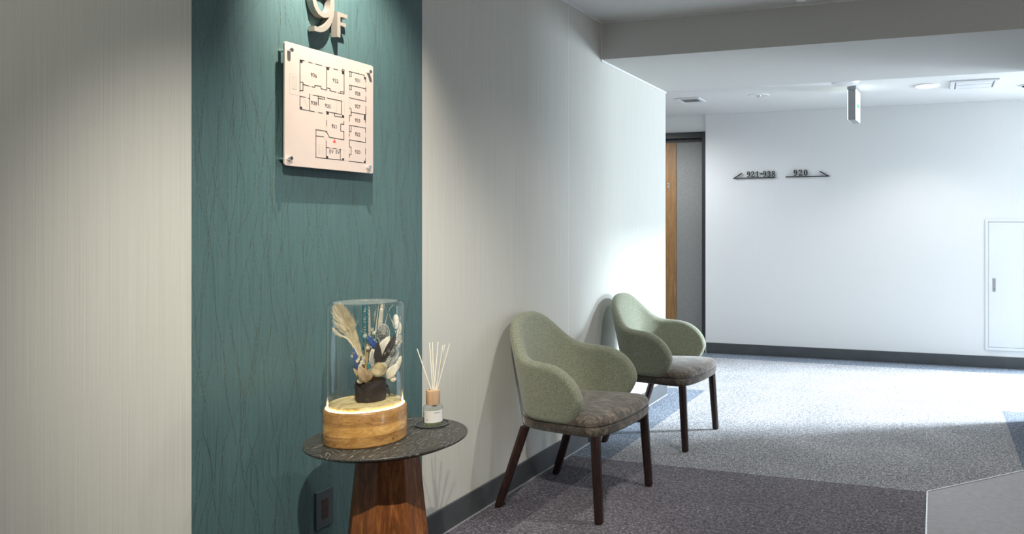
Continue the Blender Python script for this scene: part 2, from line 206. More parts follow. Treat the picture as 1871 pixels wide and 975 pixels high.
# ---------------------------------------------------------------- materials
def wallpaper(name, base, k=1.0):
    m = N(name)
    a = m.noise(m.pos(scale=(620,620,2.4)), 1, 2, .6)
    b = m.noise(m.pos(scale=(240,240,1.2)), 1, 3, .6)
    c = m.noise(m.pos(scale=(300,300,300)), 1, 1)
    s = m.math('ADD', m.math('MULTIPLY', a, .5), m.math('ADD', m.math('MULTIPLY', b, .35), m.math('MULTIPLY', c, .15)))
    col = m.ramp(s, [(.28, tuple(x*(1-.17*k) for x in base)), (.5, base), (.72, tuple(min(1, x*(1+.10*k)) for x in base))])
    m.bump(s, .35*k, .0012)
    return m.set(col, .75)
M = {}
M['wall'] = wallpaper('woven_wallpaper', (.555, .56, .525))
M['wall_far'] = wallpaper('pale_wallpaper', (.76, .765, .765), .15)
def teal():
    m = N('teal_wallpaper')
    weave = m.noise(m.pos(scale=(500,500,500)), 1, 2)
    fib = m.noise(m.pos(scale=(260,260,5)), 1, 2)
    base = m.ramp(m.math('ADD', m.math('MULTIPLY', weave, .5), m.math('MULTIPLY', fib, .5)), [(.3, (.046,.104,.112)), (.7, (.086,.158,.162))])
    geo = m.t.nodes.new('ShaderNodeNewGeometry'); sp = m.t.nodes.new('ShaderNodeSeparateXYZ'); m.link(geo.outputs['Position'], sp.inputs[0])
    total = None
    for k, (freq, off) in enumerate([(11, 0.0), (14, .37), (9, .61), (17, .13), (12.5, .83), (15.5, .5)]):
        u = m.math('ADD', m.math('MULTIPLY', sp.outputs[1], freq), off)
        cell = m.math('FLOOR', u)
        wn = m.t.nodes.new('ShaderNodeTexWhiteNoise'); wn.noise_dimensions = '1D'; m.link(m.math('ADD', cell, k*31.7), wn.inputs['W']); r = wn.outputs['Value']
        a1 = m.math('SINE', m.math('ADD', m.math('MULTIPLY', sp.outputs[2], m.math('ADD', m.math('MULTIPLY', r, 7.0), 5.0)), m.math('MULTIPLY', r, 60)))
        a2 = m.math('SINE', m.math('ADD', m.math('MULTIPLY', sp.outputs[2], m.math('ADD', m.math('MULTIPLY', r, 13.0), 17.0)), m.math('MULTIPLY', r, 190)))
        ctr = m.math('ADD', m.math('ADD', m.math('MULTIPLY', a1, .33), m.math('MULTIPLY', a2, .09)), .5)
        line = m.math('LESS_THAN', m.math('ABSOLUTE', m.math('SUBTRACT', m.math('FRACT', u), ctr)), .00075*freq)
        cx = m.t.nodes.new('ShaderNodeCombineXYZ'); m.link(m.math('MULTIPLY', cell, 3.7), cx.inputs[0]); m.link(sp.outputs[2], cx.inputs[2])
        gate = m.math('GREATER_THAN', m.noise(cx.outputs[0], 2.6, 1), .47)
        l = m.math('MULTIPLY', line, gate)
        total = l if total is None else m.math('MAXIMUM', total, l)
    dash = m.math('GREATER_THAN', m.noise(m.pos(scale=(90,90,120)), 1, 1), .42)
    total = m.math('MULTIPLY', total, dash)
    col = m.mix(m.math('MULTIPLY', total, .55), base, (.12,.12,.08,1))
    m.bump(m.math('SUBTRACT', m.math('MULTIPLY', weave, .3), total), .5, .0008)
    return m.set(col, .6, m.math('MULTIPLY', total, .75))
M['teal'] = teal()
def plaster(name, base):
    m = N(name); f = m.noise(m.pos(), 160, 3, .6)
    m.bump(f, .25, .002)
    return m.set(m.ramp(f, [(.3, tuple(x*.94 for x in base)), (.7, base)]), .8)
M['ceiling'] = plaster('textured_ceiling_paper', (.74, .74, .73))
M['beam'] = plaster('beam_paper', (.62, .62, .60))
M['trimw'] = plain('white_trim', (.72, .73, .74), .5)
def carpet(name, dark, mid, light, scale=115, aniso=(1,1,1)):
    m = N(name)
    a = m.noise(m.pos(scale=aniso), scale, 3, .7)
    b = m.noise(m.pos(scale=aniso), scale*.35, 2, .6)
    p = m.noise(m.pos(), 3.0, 3, .6)
    s = m.math('ADD', m.math('MULTIPLY', a, .72), m.math('ADD', m.math('MULTIPLY', b, .2), m.math('MULTIPLY', p, .08)))
    col = m.ramp(s, [(.36, dark), (.5, mid), (.64, light)])
    m.bump(s, .8, .006)
    return m.set(col, .95)
M['carpet'] = carpet('flecked_grey_carpet', (.055,.057,.06), (.24,.245,.26), (.74,.75,.78))
M['carpet_border'] = carpet('blue_grey_border_carpet', (.02,.028,.042), (.10,.125,.165), (.40,.45,.53))
M['carpet_near'] = carpet('plum_grey_carpet', (.03,.026,.035), (.130,.120,.142), (.42,.40,.44), 85, (1,1.8,1))
M['carpet_near_border'] = carpet('dark_plum_border_carpet', (.012,.011,.017), (.07,.065,.085), (.28,.27,.32), 85, (1,1.8,1))
def lobbyfloor():
    m = N('smooth_grey_tile'); f = m.noise(m.pos(scale=(1,2,1)), 220, 4, .7); g = m.noise(m.pos(), 30, 2)
    s = m.math('ADD', m.math('MULTIPLY', f, .7), m.math('MULTIPLY', g, .3))
    m.bump(s, .2, .001)
    return m.set(m.ramp(s, [(.35, (.32,.32,.34)), (.65, (.46,.46,.485))]), .6)
M['lobby'] = lobbyfloor()
M['steel_strip'] = plain('steel_strip', (.75,.75,.76), .3, 1)
M['baseboard'] = plain('dark_grey_vinyl', (.062,.068,.074), .45, vary=.12, scale=9)
M['caulk'] = plain('pale_caulk', (.30,.31,.32), .6)
def fabric(name, cols, scale=420):
    m = N(name)
    a = m.noise(m.pos(local=True), scale, 2, .7)
    b = m.noise(m.pos(local=True), scale*1.9, 1)
    s = m.math('ADD', m.math('MULTIPLY', a, .7), m.math('MULTIPLY', b, .3))
    m.bump(s, .3, .0008)
    return m.set(m.ramp(s, cols), .9, Sheen_Weight=.25, Sheen_Roughness=.5)
M['green'] = fabric('heather_green_fabric', [(.36, (.10,.115,.085)), (.46, (.175,.20,.135)), (.54, (.25,.272,.195)), (.63, (.52,.52,.44))], 430)
def velvet(name, k=1.0):
    m = N(name)
    a = m.noise(m.pos(local=True, scale=(1,1.6,1)), 20, 6, .75, .5)
    b = m.noise(m.pos(local=True, scale=(1,.3,1)), 330, 3, .7)
    s = m.math('ADD', m.math('MULTIPLY', a, .65), m.math('MULTIPLY', b, .35))
    m.bump(s, .4, .003)
    return m.set(m.ramp(s, [(.38, (.030*k,.024*k,.020*k)), (.5, (.095*k,.077*k,.062*k)), (.62, (.30*k,.25*k,.195*k))]), .7, Sheen_Weight=.5, Sheen_Roughness=.4)
M['velvet'] = velvet('brown_velvet')
M['velvet_dark'] = velvet('dark_brown_velvet', .6)
def wood(name, c0, c1, c2, rough=.45, scale=(1,1,1), s=14, coat=0, world=False):
    m = N(name)
    v = m.pos(local=not world, scale=scale)
    a = m.noise(v, s, 5, .6, 1.2); b = m.noise(v, s*7, 3, .6)
    t = m.math('ADD', m.math('MULTIPLY', a, .7), m.math('MULTIPLY', b, .3))
    m.bump(b, .1, .001)
    return m.set(m.ramp(t, [(.33, c0), (.5, c1), (.68, c2)]), rough, Coat_Weight=coat)
M['legwood'] = wood('dark_stained_wood', (.008,.004,.003), (.022,.009,.007), (.05,.02,.014), .4, (8,8,1), 6)
M['pedestal'] = wood('reddish_brown_wood', (.06,.018,.005), (.19,.062,.016), (.40,.15,.045), .4, (9,9,.9), 5)
def tabletop():
    m = N('black_ash_veneer')
    v = m.pos(local=True, scale=(1, 1, 1))
    mp = m.t.nodes.new('ShaderNodeMapping'); mp.inputs['Rotation'].default_value = (0,0,radians(28)); mp.inputs['Scale'].default_value = (1, .22, 1)
    m.link(v, mp.inputs['Vector'])
    n = m.noise(mp.outputs[0], 9, 3, .5, .6)
    rings = m.math('FRACT', m.math('MULTIPLY', n, 34))
    r2 = m.math('ABSOLUTE', m.math('SUBTRACT', rings, .5))
    fine = m.noise(mp.outputs[0], 260, 2, .7)
    line = m.math('MULTIPLY', m.math('LESS_THAN', r2, .09), m.math('GREATER_THAN', fine, .45))
    dots = m.math('GREATER_THAN', m.noise(mp.outputs[0], 420, 1), .66)
    t = m.math('MAXIMUM', m.math('MULTIPLY', line, .8), m.math('MULTIPLY', dots, .35))
    col = m.mix(t, (.040,.040,.036,1), (.25,.25,.22,1))
    m.bump(fine, .15, .0006)
    return m.set(col, m.math('ADD', m.math('MULTIPLY', t, .2), .46))
M['tabletop'] = tabletop()
M['black'] = plain('black_satin', (.008,.008,.009), .45)
def mango():
    m = N('laminated_mango_wood')
    geo = m.t.nodes.new('ShaderNodeTexCoord'); sp = m.t.nodes.new('ShaderNodeSeparateXYZ'); m.link(geo.outputs['Object'], sp.inputs[0])
    z = sp.outputs[2]
    v = m.pos(local=True, scale=(1,1,3.5))
    a = m.noise(v, 16, 5, .62, 1.4); b = m.noise(v, 110, 3, .6)
    t = m.math('ADD', m.math('MULTIPLY', a, .75), m.math('MULTIPLY', b, .25))
    light = m.ramp(t, [(.33, (.38,.19,.05)), (.5, (.56,.31,.09)), (.68, (.70,.45,.17))])
    dark = m.ramp(t, [(.33, (.17,.08,.02)), (.5, (.36,.185,.055)), (.68, (.52,.30,.10))])
    band = m.math('MULTIPLY', m.math('GREATER_THAN', z, .033), m.math('LESS_THAN', z, .060))
    knots = m.math('LESS_THAN', m.noise(v, 26, 2, .5, 2.0), .27)
    c = m.mix(band, dark, light)
    c = m.mix(knots, c, (.06,.025,.01,1))
    return m.set(c, .4, Coat_Weight=.2)
M['mango'] = mango()
def thin_glass(name, tint, ior=1.5, base_refl=.0, rough=.0):
    m = N(name); t = m.t
    tr = t.nodes.new('ShaderNodeBsdfTransparent'); tr.inputs[0].default_value = (*tint, 1)
    gl = t.nodes.new('ShaderNodeBsdfGlossy'); gl.inputs['Roughness'].default_value = rough
    fr = t.nodes.new('ShaderNodeFresnel'); g_ = t.nodes.new('ShaderNodeNewGeometry')
    m.link(m.math('ADD', m.math('MULTIPLY', g_.outputs['Backfacing'], 1/ior-ior), ior), fr.inputs[0])
    mx = t.nodes.new('ShaderNodeMixShader')
    m.link(m.math('ADD', fr.outputs[0], base_refl), mx.inputs[0]); m.link(tr.outputs[0], mx.inputs[1]); m.link(gl.outputs[0], mx.inputs[2])
    m.link(mx.outputs[0], t.nodes['Material Output'].inputs['Surface'])
    return m.m
M['glass'] = thin_glass('clear_glass', (.965,.985,.985), 1.5, .035, .02)
def dusty():
    m = N('dusty_glass'); t = m.t
    tr = t.nodes.new('ShaderNodeBsdfTransparent'); df = t.nodes.new('ShaderNodeBsdfPrincipled'); df.inputs['Base Color'].default_value = (.62,.66,.63,1); df.inputs['Roughness'].default_value = .25
    mx = t.nodes.new('ShaderNodeMixShader'); f = m.noise(m.pos(local=True), 260, 3, .7)
    m.link(m.math('ADD', m.math('MULTIPLY', f, .5), .02), mx.inputs[0]); m.link(tr.outputs[0], mx.inputs[1]); m.link(df.outputs[0], mx.inputs[2])
    m.link(mx.outputs[0], t.nodes['Material Output'].inputs['Surface']); return m.m
M['dusty'] = dusty()
M['bottle_glass'] = thin_glass('bottle_glass', (.95,.98,.96), 1.5, .05, .03)
M['liquid'] = thin_glass('pale_green_oil', (.93,.95,.76), 1.2, .02, .05)
def emit(name, col, strength):
    m = N(name); return m.set((0.02,0.02,0.02), .5, Emission_Color=(*col, 1), Emission_Strength=strength)
M['led'] = emit('warm_led', (1.0,.72,.33), 38)
M['downlight'] = emit('downlight_lens', (1,.97,.93), 6)
M['exit_face'] = emit('exit_sign_panel', (.92,1,.97), 2.6)
M['exit_green'] = emit('exit_sign_green', (.16,.80,.52), 1.0)
M['white'] = plain('white_plastic', (.74,.75,.76), .4, vary=.03)
M['grey'] = plain('grey_plastic', (.30,.31,.32), .5, vary=.05)
M['dim'] = plain('dark_recess', (.10,.105,.105), .6)
M['chrome'] = plain('chrome', (.85,.85,.86), .12, 1, vary=.02)
M['brushed'] = plain('brushed_nickel', (.38,.355,.315), .42, .45, vary=.05, scale=200)
M['board'] = plain('cream_acrylic_board', (.56,.475,.43), .35, vary=.015)
M['print'] = plain('dark_print', (.02,.018,.02), .5)
M['print_thin'] = plain('thin_grey_print', (.42,.36,.31), .5)
M['print_red'] = plain('red_print', (.85,.05,.04), .5)
M['ink'] = plain('black_metal_letters', (.008,.008,.009), .5)
M['gold_platform'] = None
def platform():
    m = N('natural_slab'); v = m.pos(local=True, scale=(1,1,2))
    a = m.noise(v, 22, 4, .6, 1.5)
    return m.set(m.ramp(a, [(.35, (.45,.30,.11)), (.5, (.72,.56,.27)), (.66, (.86,.74,.45))]), .5)
M['gold_platform'] = platform()
M['pale_wood'] = wood('pale_beech', (.50,.31,.18), (.62,.41,.26), (.72,.52,.35), .5, (6,6,1), 8)
M['door_wood'] = wood('oak_panel', (.16,.075,.022), (.25,.125,.042), (.34,.19,.075), .5, (14,14,.9), 4, world=True)
def doorgrey():
    m = N('grey_door_laminate'); f = m.noise(m.pos(scale=(3,3,14)), 9, 5, .65); g = m.noise(m.pos(), 260, 2)
    s = m.math('ADD', m.math('MULTIPLY', f, .75), m.math('MULTIPLY', g, .25))
    return m.set(m.ramp(s, [(.3, (.17,.17,.165)), (.7, (.24,.24,.235))]), .6)
M['door_grey'] = doorgrey()
M['door_frame'] = plain('black_door_frame', (.012,.013,.014), .4)
M['panel'] = plain('white_steel_panel', (.74,.76,.78), .4, vary=.01)

# ---------------------------------------------------------------- room shell
def B(name, a, b, mat, **k): return MB().box(a, b).build(name, mat, **k)
YC, YF, ZN, ZF, ZB = 5.123, 6.94, 2.418, 2.306, 2.199   # corner, far wall, near ceiling, corridor ceiling, beam underside
def poly_slab(name, poly, mat, z0=-.02, z1=0):
    return MB().loft([[(x,y,z0) for x,y in poly], [(x,y,z1) for x,y in poly]]).build(name, mat)
struct(poly_slab('floor_slab', [(-3.2,-3.2),(8.2,-3.2),(8.2,10.2),(-3.2,10.2)], M['caulk'], -.12, -.02))
struct(poly_slab('floor', [(.235,3.605),(1.831,3.605),(2.292,4.06),(2.292,5.345),(8.0,5.345),(8.0,10),(3.3,10),(3.3,6.70),(-3.1,6.70),(-3.1,5.345),(.235,5.345)], M['carpet']), 'flecked light grey carpet of the corridor, inside its blue-grey border')
struct(poly_slab('floor_border', [(0,3.605),(.235,3.605),(.235,5.345),(-3.1,5.345),(-3.1,YC),(0,YC)], M['carpet_border']))
struct(poly_slab('floor_border_far', [(-3.1,6.70),(3.3,6.70),(3.3,YF+.05),(-3.1,YF+.05)], M['carpet_border']))
struct(poly_slab('floor_border_right', [(2.292,4.06),(2.53,4.30),(2.53,5.16),(8.0,5.16),(8.0,5.345),(2.292,5.345)], M['carpet_border']))
struct(poly_slab('floor_near', [(.235,-3.1),(1.831,-3.1),(1.831,3.605),(.235,3.605)], M['carpet_near']))
struct(poly_slab('floor_near_border', [(0,-3.1),(.235,-3.1),(.235,3.605),(0,3.605)], M['carpet_near_border']))
struct(poly_slab('floor_lobby', [(1.837,-3.1),(5.4,-3.1),(5.4,4.30),(2.53,4.30),(1.837,3.607)], M['lobby'], z1=.001), 'smooth light grey floor of the lobby inside the metal strip')
mb = MB(); t_ = .006
mb.loft([[(1.831,-3.1,-.015),(1.837,-3.1,-.015),(1.837,-3.1,.004),(1.831,-3.1,.004)],
         [(1.831,3.607,-.015),(1.837,3.605,-.015),(1.837,3.605,.004),(1.831,3.607,.004)],
         [(2.528,4.304,-.015),(2.532,4.300,-.015),(2.532,4.300,.004),(2.528,4.304,.004)]])
o = struct(mb.build('trim_1', M['steel_strip'])); o['label'] = 'thin steel strip edging the smooth lobby floor'
# walls
# left wall carries two wallpapers: grey, teal between y 1.479 and 2.409, grey
def wall_left():
    mb = MB().box((-.15,-3.2,-.02), (0,1.479,2.52)); mb.box((-.15,2.409,-.02), (0,YC,2.52))
    mb.box((-.15,YC-.15,-.02), (-.1499,YC,2.52))
    return mb
o = struct(wall_left().build('wall_left', M['wall']), 'left wall with pale grey vertically woven wallpaper')
tl = B('wall_left_teal', (-.15,1.479,-.02), (.0006,2.409,2.52), M['teal']); struct(tl, 'teal wallpaper panel with thin wandering lines behind the floor plan')
struct(B('wall_corridor_left', (-3.2,YC-.15,-.02), (-.15,YC,2.52), M['wall']))
struct(B('wall_corridor_end', (-3.25,YC,-.02), (-3.1,YF+.2,2.52), M['wall']))
# hairline wallpaper seam
struct(B('trim_2', (0,3.6035,.1), (.0007,3.6065,2.40), M['wall_far']))
struct(B('wall_far', (-.251,YF,-.02), (3.3,YF+.2,2.52), M['wall_far']), 'far corridor wall with pale wallpaper')
# recessed stretch of far wall around the door
mb = MB().box((-3.2,YF+.03,2.143), (-.251,YF+.2,2.52)); mb.box((-3.2,YF+.03,-.02), (-1.26,YF+.2,2.143))
struct(mb.build('wall_far_recess', M['wall_far']))
struct(B('wall_right', (2.53,4.30,-.02), (8.15,5.16,2.52), M['door_grey']))  # dark finish on the unseen face to cut bounce onto the far wall
struct(B('wall_atrium_near', (3.3,5.0,2.52), (8.15,5.16,5.5), M['door_grey']))  # unseen atrium, shaped so the high daylight falls steeply on the floor
struct(B('wall_atrium_over', (3.15,5.16,ZF+.1), (3.3,10.15,5.5), M['wall_far']))
struct(B('wall_atrium_left', (3.15,YF+.2,-.02), (3.3,10.15,ZF+.1), M['wall_far']))
struct(B('wall_atrium_back', (3.3,10,-.02), (8.15,10.15,5.5), M['wall_far']))
struct(B('ceiling_atrium', (3.15,5.0,5.5), (8.15,10.15,5.6), M['ceiling']))
struct(B('wall_back', (-.15,-3.35,-.02), (5.6,-3.2,2.52), M['wall']))
# lobby end wall with opening for the added fill light y 1.3..2.1? z 1.2..2.2
def wall_with_hole(name, x0, x1, ya, yb, h, mat, zt=2.52):
    y0, y1, z0, z1 = h
    mb = MB().box((x0,ya,-.02),(x1,y0,zt)); mb.box((x0,y1,-.02),(x1,yb,zt)); mb.box((x0,y0,-.02),(x1,y1,z0)); mb.box((x0,y0,z1),(x1,y1,zt))
    return struct(mb.build(name, mat))
wall_with_hole('wall_lobby', 5.4, 5.55, -3.2, 4.30, (1.2,2.2,1.2,2.25), M['wall'])
mb = MB()
for a_, b_ in (((8.0,5.16,-.02),(8.15,6.8,5.5)), ((8.0,9.4,-.02),(8.15,10,5.5)), ((8.0,6.8,-.02),(8.15,9.4,.55)), ((8.0,6.8,2.15),(8.15,9.4,3.8)), ((8.0,6.8,5.2),(8.15,9.4,5.5)), ((8.0,8.4,3.8),(8.15,9.4,5.2)), ((8.0,6.8,.55),(8.15,7.2,2.15))): mb.box(a_, b_)
struct(mb.build('wall_atrium', M['wall_far']))
for i, (x, y0, y1, z0, z1) in enumerate([(5.4,1.2,2.2,1.2,2.25), (8.0,6.8,8.4,3.8,5.2), (8.0,7.2,9.4,.55,2.15)]):  # unseen openings added to frame the daylight and fill lamps
    e = empty('window_%d' % (i+1), (x, (y0+y1)/2, z0)); e['kind'] = 'structure'
    mb = MB(); y0 -= e.location.y; y1 -= e.location.y; h = z1 - z0
    for a, b in (((0,y0,0),(.05,y0+.03,h)), ((0,y1-.03,0),(.05,y1,h)), ((0,y0+.03,0),(.05,y1-.03,.03)), ((0,y0+.03,h-.03),(.05,y1-.03,h))): mb.box(a, b)
    mb.build('window_frame', M['trimw'], e)
# ceilings and beam
struct(B('ceiling', (-.15,-3.3,ZN), (5.6,4.017,ZN+.1), M['ceiling']))
struct(B('ceiling_corridor', (-3.2,5.117,ZF), (3.3,YF+.2,ZF+.1), M['ceiling']))
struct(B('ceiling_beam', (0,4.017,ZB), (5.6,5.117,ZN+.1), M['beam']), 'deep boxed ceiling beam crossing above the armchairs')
# crown trims
for i, (a, b) in enumerate([((0,-3.2,ZN-.012),(.008,4.01,ZN)), ((0,4.017,ZB-.012),(.006,YC,ZB)), ((.008,4.009,ZN-.010),(5.4,4.017,ZN)), ((0,4.009,ZB),(.008,4.017,ZN-.01)),
                            ((-.251,YF-.008,ZF-.007),(3.15,YF,ZF)), ((-3.1,YF+.022,ZF-.012),(-.251,YF+.03,ZF))]):
    struct(B('trim_%d' % (i+3), a, b, M['trimw']))
# baseboards
struct(B('baseboard_left', (0,-3.2,.004), (.009,YC+.009,.105), M['baseboard'], bevel=.002), 'dark grey baseboard along the left wall')
struct(B('baseboard_left_end', (-3.1,YC,.004), (-.002,YC+.009,.105), M['baseboard']))
struct(B('baseboard_far', (-.242,YF-.009,.004), (3.3,YF,.102), M['baseboard'], bevel=.002), 'dark grey baseboard along the far wall')
struct(B('baseboard_right', (2.521,4.30,.004), (2.53,5.169,.102), M['baseboard']))
struct(B('trim_9', (0.009,-3.2,0), (.014,YC+.012,.005), M['caulk']))

# ---------------------------------------------------------------- door in the far wall
d = empty('door_1', (-.72, YF+.03, 0)); d['kind'] = 'structure'; d['label'] = 'dark framed door with oak strip and grey leaf beyond the left wall corner'; d['category'] = 'door'
mb = MB()
mb.box((.429,-.022,0),(.469,.12,2.143)); mb.box((-.54,-.022,0),(-.50,.12,2.143)); mb.box((-.50,-.022,2.085),(.429,.12,2.143))
mb.build('door_frame', M['door_frame'], d, bevel=.002)
MB().box((-.50,.03,2.05),(.429,.12,2.085)).build('door_stop', M['black'], d)
lf = MB().box((.149,.035,.02),(.429,.08,2.05)).build('door_leaf', M['door_grey'], d); lf['label'] = 'grey laminate door leaf'
op = MB().box((-.50,.028,.02),(.149,.08,2.05)).build('oak_strip', M['door_wood'], d); op['label'] = 'vertical oak strip beside the grey leaf'
MB().box((-.50,.03,.0),(.429,.10,.018)).build('threshold', M['brushed'], d)

FONT = {}
def text_mesh(name, body, size, depth, mat, parent, M4, align='CENTER', offset=0.0):
    cu = bpy.data.curves.new(name, 'FONT'); cu.body = body; cu.size = size; cu.extrude = depth; cu.align_x = align; cu.offset = offset
    t = bpy.data.objects.new(name, cu); C.objects.link(t)
    dg = bpy.context.evaluated_depsgraph_get(); dg.update()
    me = bpy.data.meshes.new_from_object(t.evaluated_get(dg)); me.transform(M4)
    bpy.data.objects.remove(t); bpy.data.curves.remove(cu)
    me.materials.clear(); me.materials.append(mat)
    o = bpy.data.objects.new(name, me); C.objects.link(o)
    if parent: o.parent = parent
    return o
def join_me(name, objs, mat, parent):
    bm = bmesh.new()
    for o in objs: bm.from_mesh(o.data)
    me = bpy.data.meshes.new(name); bm.to_mesh(me); bm.free()
    for o in objs:
        old = o.data; bpy.data.objects.remove(o); bpy.data.meshes.remove(old)
    me.materials.append(mat)
    r = bpy.data.objects.new(name, me); C.objects.link(r); r.parent = parent
    return r
def frame(ex, ey, ez, loc=(0,0,0)):
    return Matrix(((ex[0],ey[0],ez[0],loc[0]),(ex[1],ey[1],ez[1],loc[1]),(ex[2],ey[2],ez[2],loc[2]),(0,0,0,1)))
nm = text_mesh('room_numeral', '2', .062, .003, M['chrome'], d, frame((1,0,0),(0,0,1),(0,-1,0),(.068,.025,1.61)), 'CENTER', .001)

# ---------------------------------------------------------------- serif numerals for the direction sign
def bez(p0, p1, p2, p3, n=4):
    return [tuple((1-t)**3*a+3*(1-t)**2*t*b+3*(1-t)*t*t*c+t**3*d_ for a,b,c,d_ in zip(p0,p1,p2,p3)) for t in [i/n for i in range(n)]]
def glyph_mesh(text, size, depth, adv=.475):
    """serif digits as one extruded mesh; x right, y up, z out"""
    cu = bpy.data.curves.new('glyphs', 'CURVE'); cu.dimensions = '2D'; cu.fill_mode = 'BOTH'; cu.extrude = depth; cu.resolution_u = 3
    x = 0
    for ch in text:
        if ch == '-':
            s = cu.splines.new('POLY'); s.points.add(3)
            for p, (a, b) in zip(s.points, [(.05,.21),(.28,.21),(.28,.31),(.05,.31)]): p.co = ((x+a)*size, b*size, 0, 1)
            s.use_cyclic_u = True; x += .32; continue
        for sp in DIGITS[ch]:
            s = cu.splines.new('BEZIER'); s.bezier_points.add(len(sp)-1)
            for p, q in zip(s.bezier_points, sp):
                p.handle_left = ((x+q[0])*size, q[1]*size, 0); p.co = ((x+q[2])*size, q[3]*size, 0); p.handle_right = ((x+q[4])*size, q[5]*size, 0)
            s.use_cyclic_u = True
        x += adv
    t = bpy.data.objects.new('glyphs', cu); C.objects.link(t)
    dg = bpy.context.evaluated_depsgraph_get(); dg.update()
    me = bpy.data.meshes.new_from_object(t.evaluated_get(dg))
    bpy.data.objects.remove(t); bpy.data.curves.remove(cu)
    xs = [v.co.x for v in me.vertices]; ys = [v.co.y for v in me.vertices]
    return me, min(xs), max(xs), min(ys), max(ys)
def direction_sign(x0, x1, zbar, text, tx0, tx1, tz, th, left, label):
    e = empty('direction_sign', ((x0+x1)/2, YF, zbar), label, 'sign', group='room direction arrows on the far wall')
    cx = (x0+x1)/2
    F2 = lambda u, v, dd: (u-cx, -dd, v-zbar)
    h = .0045
    MB().prism([(x0,zbar-h),(x1,zbar-h),(x1,zbar+h),(x0,zbar+h)], F2, .010, .018).build('bar', M['ink'], e)
    if left: poly = [(x0-.004,zbar-h),(x0+.012,zbar-h),(x0+.090,zbar+.042),(x0+.084,zbar+.050)]
    else: poly = [(x1+.004,zbar-h),(x1-.012,zbar-h),(x1-.092,zbar+.040),(x1-.086,zbar+.048)]
    MB().prism(poly, F2, .0098, .0182).build('barb', M['ink'], e)
    me, a, b, c0, c1 = glyph_mesh(text, 1, .003/1)
    sx = (tx1-tx0)/(b-a); sz = th/(c1-c0)
    me.transform(Matrix(((sx,0,0,tx0-a*sx-cx),(0,0,-1,-.013),(0,sz,0,tz-c0*sz-zbar),(0,0,0,1))))
    me.materials.clear(); me.materials.append(M['ink'])
    o = bpy.data.objects.new('numerals', me); C.objects.link(o); o.parent = e
    for px in (x0+.05, x1-.05): MB().tube([(px-cx, 0, 0), (px-cx, -.012, 0)], .003, 8).build('standoff', M['ink'], e)
direction_sign(.029, .438, 1.682, '921-938', .165, .436, 1.689, .056, True, 'black arrow pointing left with the numerals 921-938 on pale wall')
direction_sign(.537, .945, 1.686, '920', .612, .742, 1.694, .056, False, 'black arrow pointing right with the numerals 920 on pale wall')

# ---------------------------------------------------------------- white access panel
p = empty('access_panel', (2.66, YF, .155), 'white flush steel access panel with small grey latch on far wall', 'panel')
W, Hh = .38, 1.131
mb = MB()
for a, b in (((-W+.003,-.012,0),(-W+.027,0,Hh)), ((W-.027,-.012,0),(W,0,Hh)), ((-W+.027,-.012,0),(W-.027,0,.024)), ((-W+.027,-.012,Hh-.024),(W-.027,0,Hh))): mb.box(a, b)
mb.build('panel_frame', M['panel'], p, bevel=.002)
MB().box((-W+.031,-.008,.028),(W-.031,-.002,Hh-.028)).build('panel_door', M['panel'], p, bevel=.001)
lt = MB().box((-.317,-.012,.505),(-.293,-.0085,.62)).build('latch', M['grey'], p, bevel=.001); lt['label'] = 'grey flush latch'
MB().tube([(-.303,-.0125,.53),(-.303,-.0145,.53)], .004, 12).build('latch_key', M['black'], lt)

# ---------------------------------------------------------------- ceiling fittings
def disc(name, prof, loc, mat, parent=None, **k): return MB().lathe(prof, loc, **k).build(name, mat, parent, auto=35)
# ventilation grille
v = empty('ceiling_vent', (-.125, 6.09, ZF), 'small square air vent in corridor ceiling above the dark door', 'vent')
mb = MB(); q, r_ = .108, .075
for a, b in (((-q,-q,-.010),(-r_,q,0)), ((r_,-q,-.010),(q,q,0)), ((-r_,-q,-.010),(r_,-r_,0)), ((-r_,r_,-.010),(r_,q,0))): mb.box(a, b)
mb.build('frame', M['white'], v, bevel=.003)
MB().box((-r_,-r_,-.002),(r_,r_,0)).build('backing', M['dim'], v)
for k in range(6):
    y = -r_+.0125+k*.025
    MB().box((-r_,y-.004,-.008),(r_,y+.004,-.003)).build('slat', M['grey'], v)
# flush sprinkler / emergency lamp
s = empty('ceiling_sprinkler', (.477, 6.06, ZF), 'round white ceiling sprinkler plate with a small metal nozzle', 'sprinkler')
disc('plate', [(.092,0),(.090,-.004),(.070,-.007),(.060,-.005),(.03,-.003)], (0,0,0), M['white'], s)
disc('nozzle', [(.022,-.003),(.020,-.010),(.010,-.014),(.014,-.018),(.004,-.022)], (0,0,0), M['chrome'], s, seg=20)
# round detector beside the beam
s = empty('smoke_detector', (1.235, 5.60, ZF), 'low round white smoke detector partly hidden behind the ceiling beam', 'detector')
disc('base', [(.112,0),(.112,-.012),(.105,-.018)], (0,0,0), M['white'], s)
disc('cover', [(.100,-.018),(.095,-.034),(.06,-.042),(.01,-.044)], (0,0,0), M['white'], s)
# downlight
dl = empty('downlight', (1.806, 6.035, ZF), 'round lit downlight in the corridor ceiling', 'light')
disc('trim_ring', [(.077,-.002),(.082,-.008),(.103,-.004),(.103,0),(.077,0)], (0,0,0), M['white'], dl, cap=False)
disc('lens', [(.079,-.001),(.076,-.003),(.03,-.004)], (0,0,0), M['downlight'], dl)
spot('corridor_downlight', (1.806,6.035,ZF-.03), (1.806,6.035,0), 35, (1,.97,.93), 130, .6, .07)
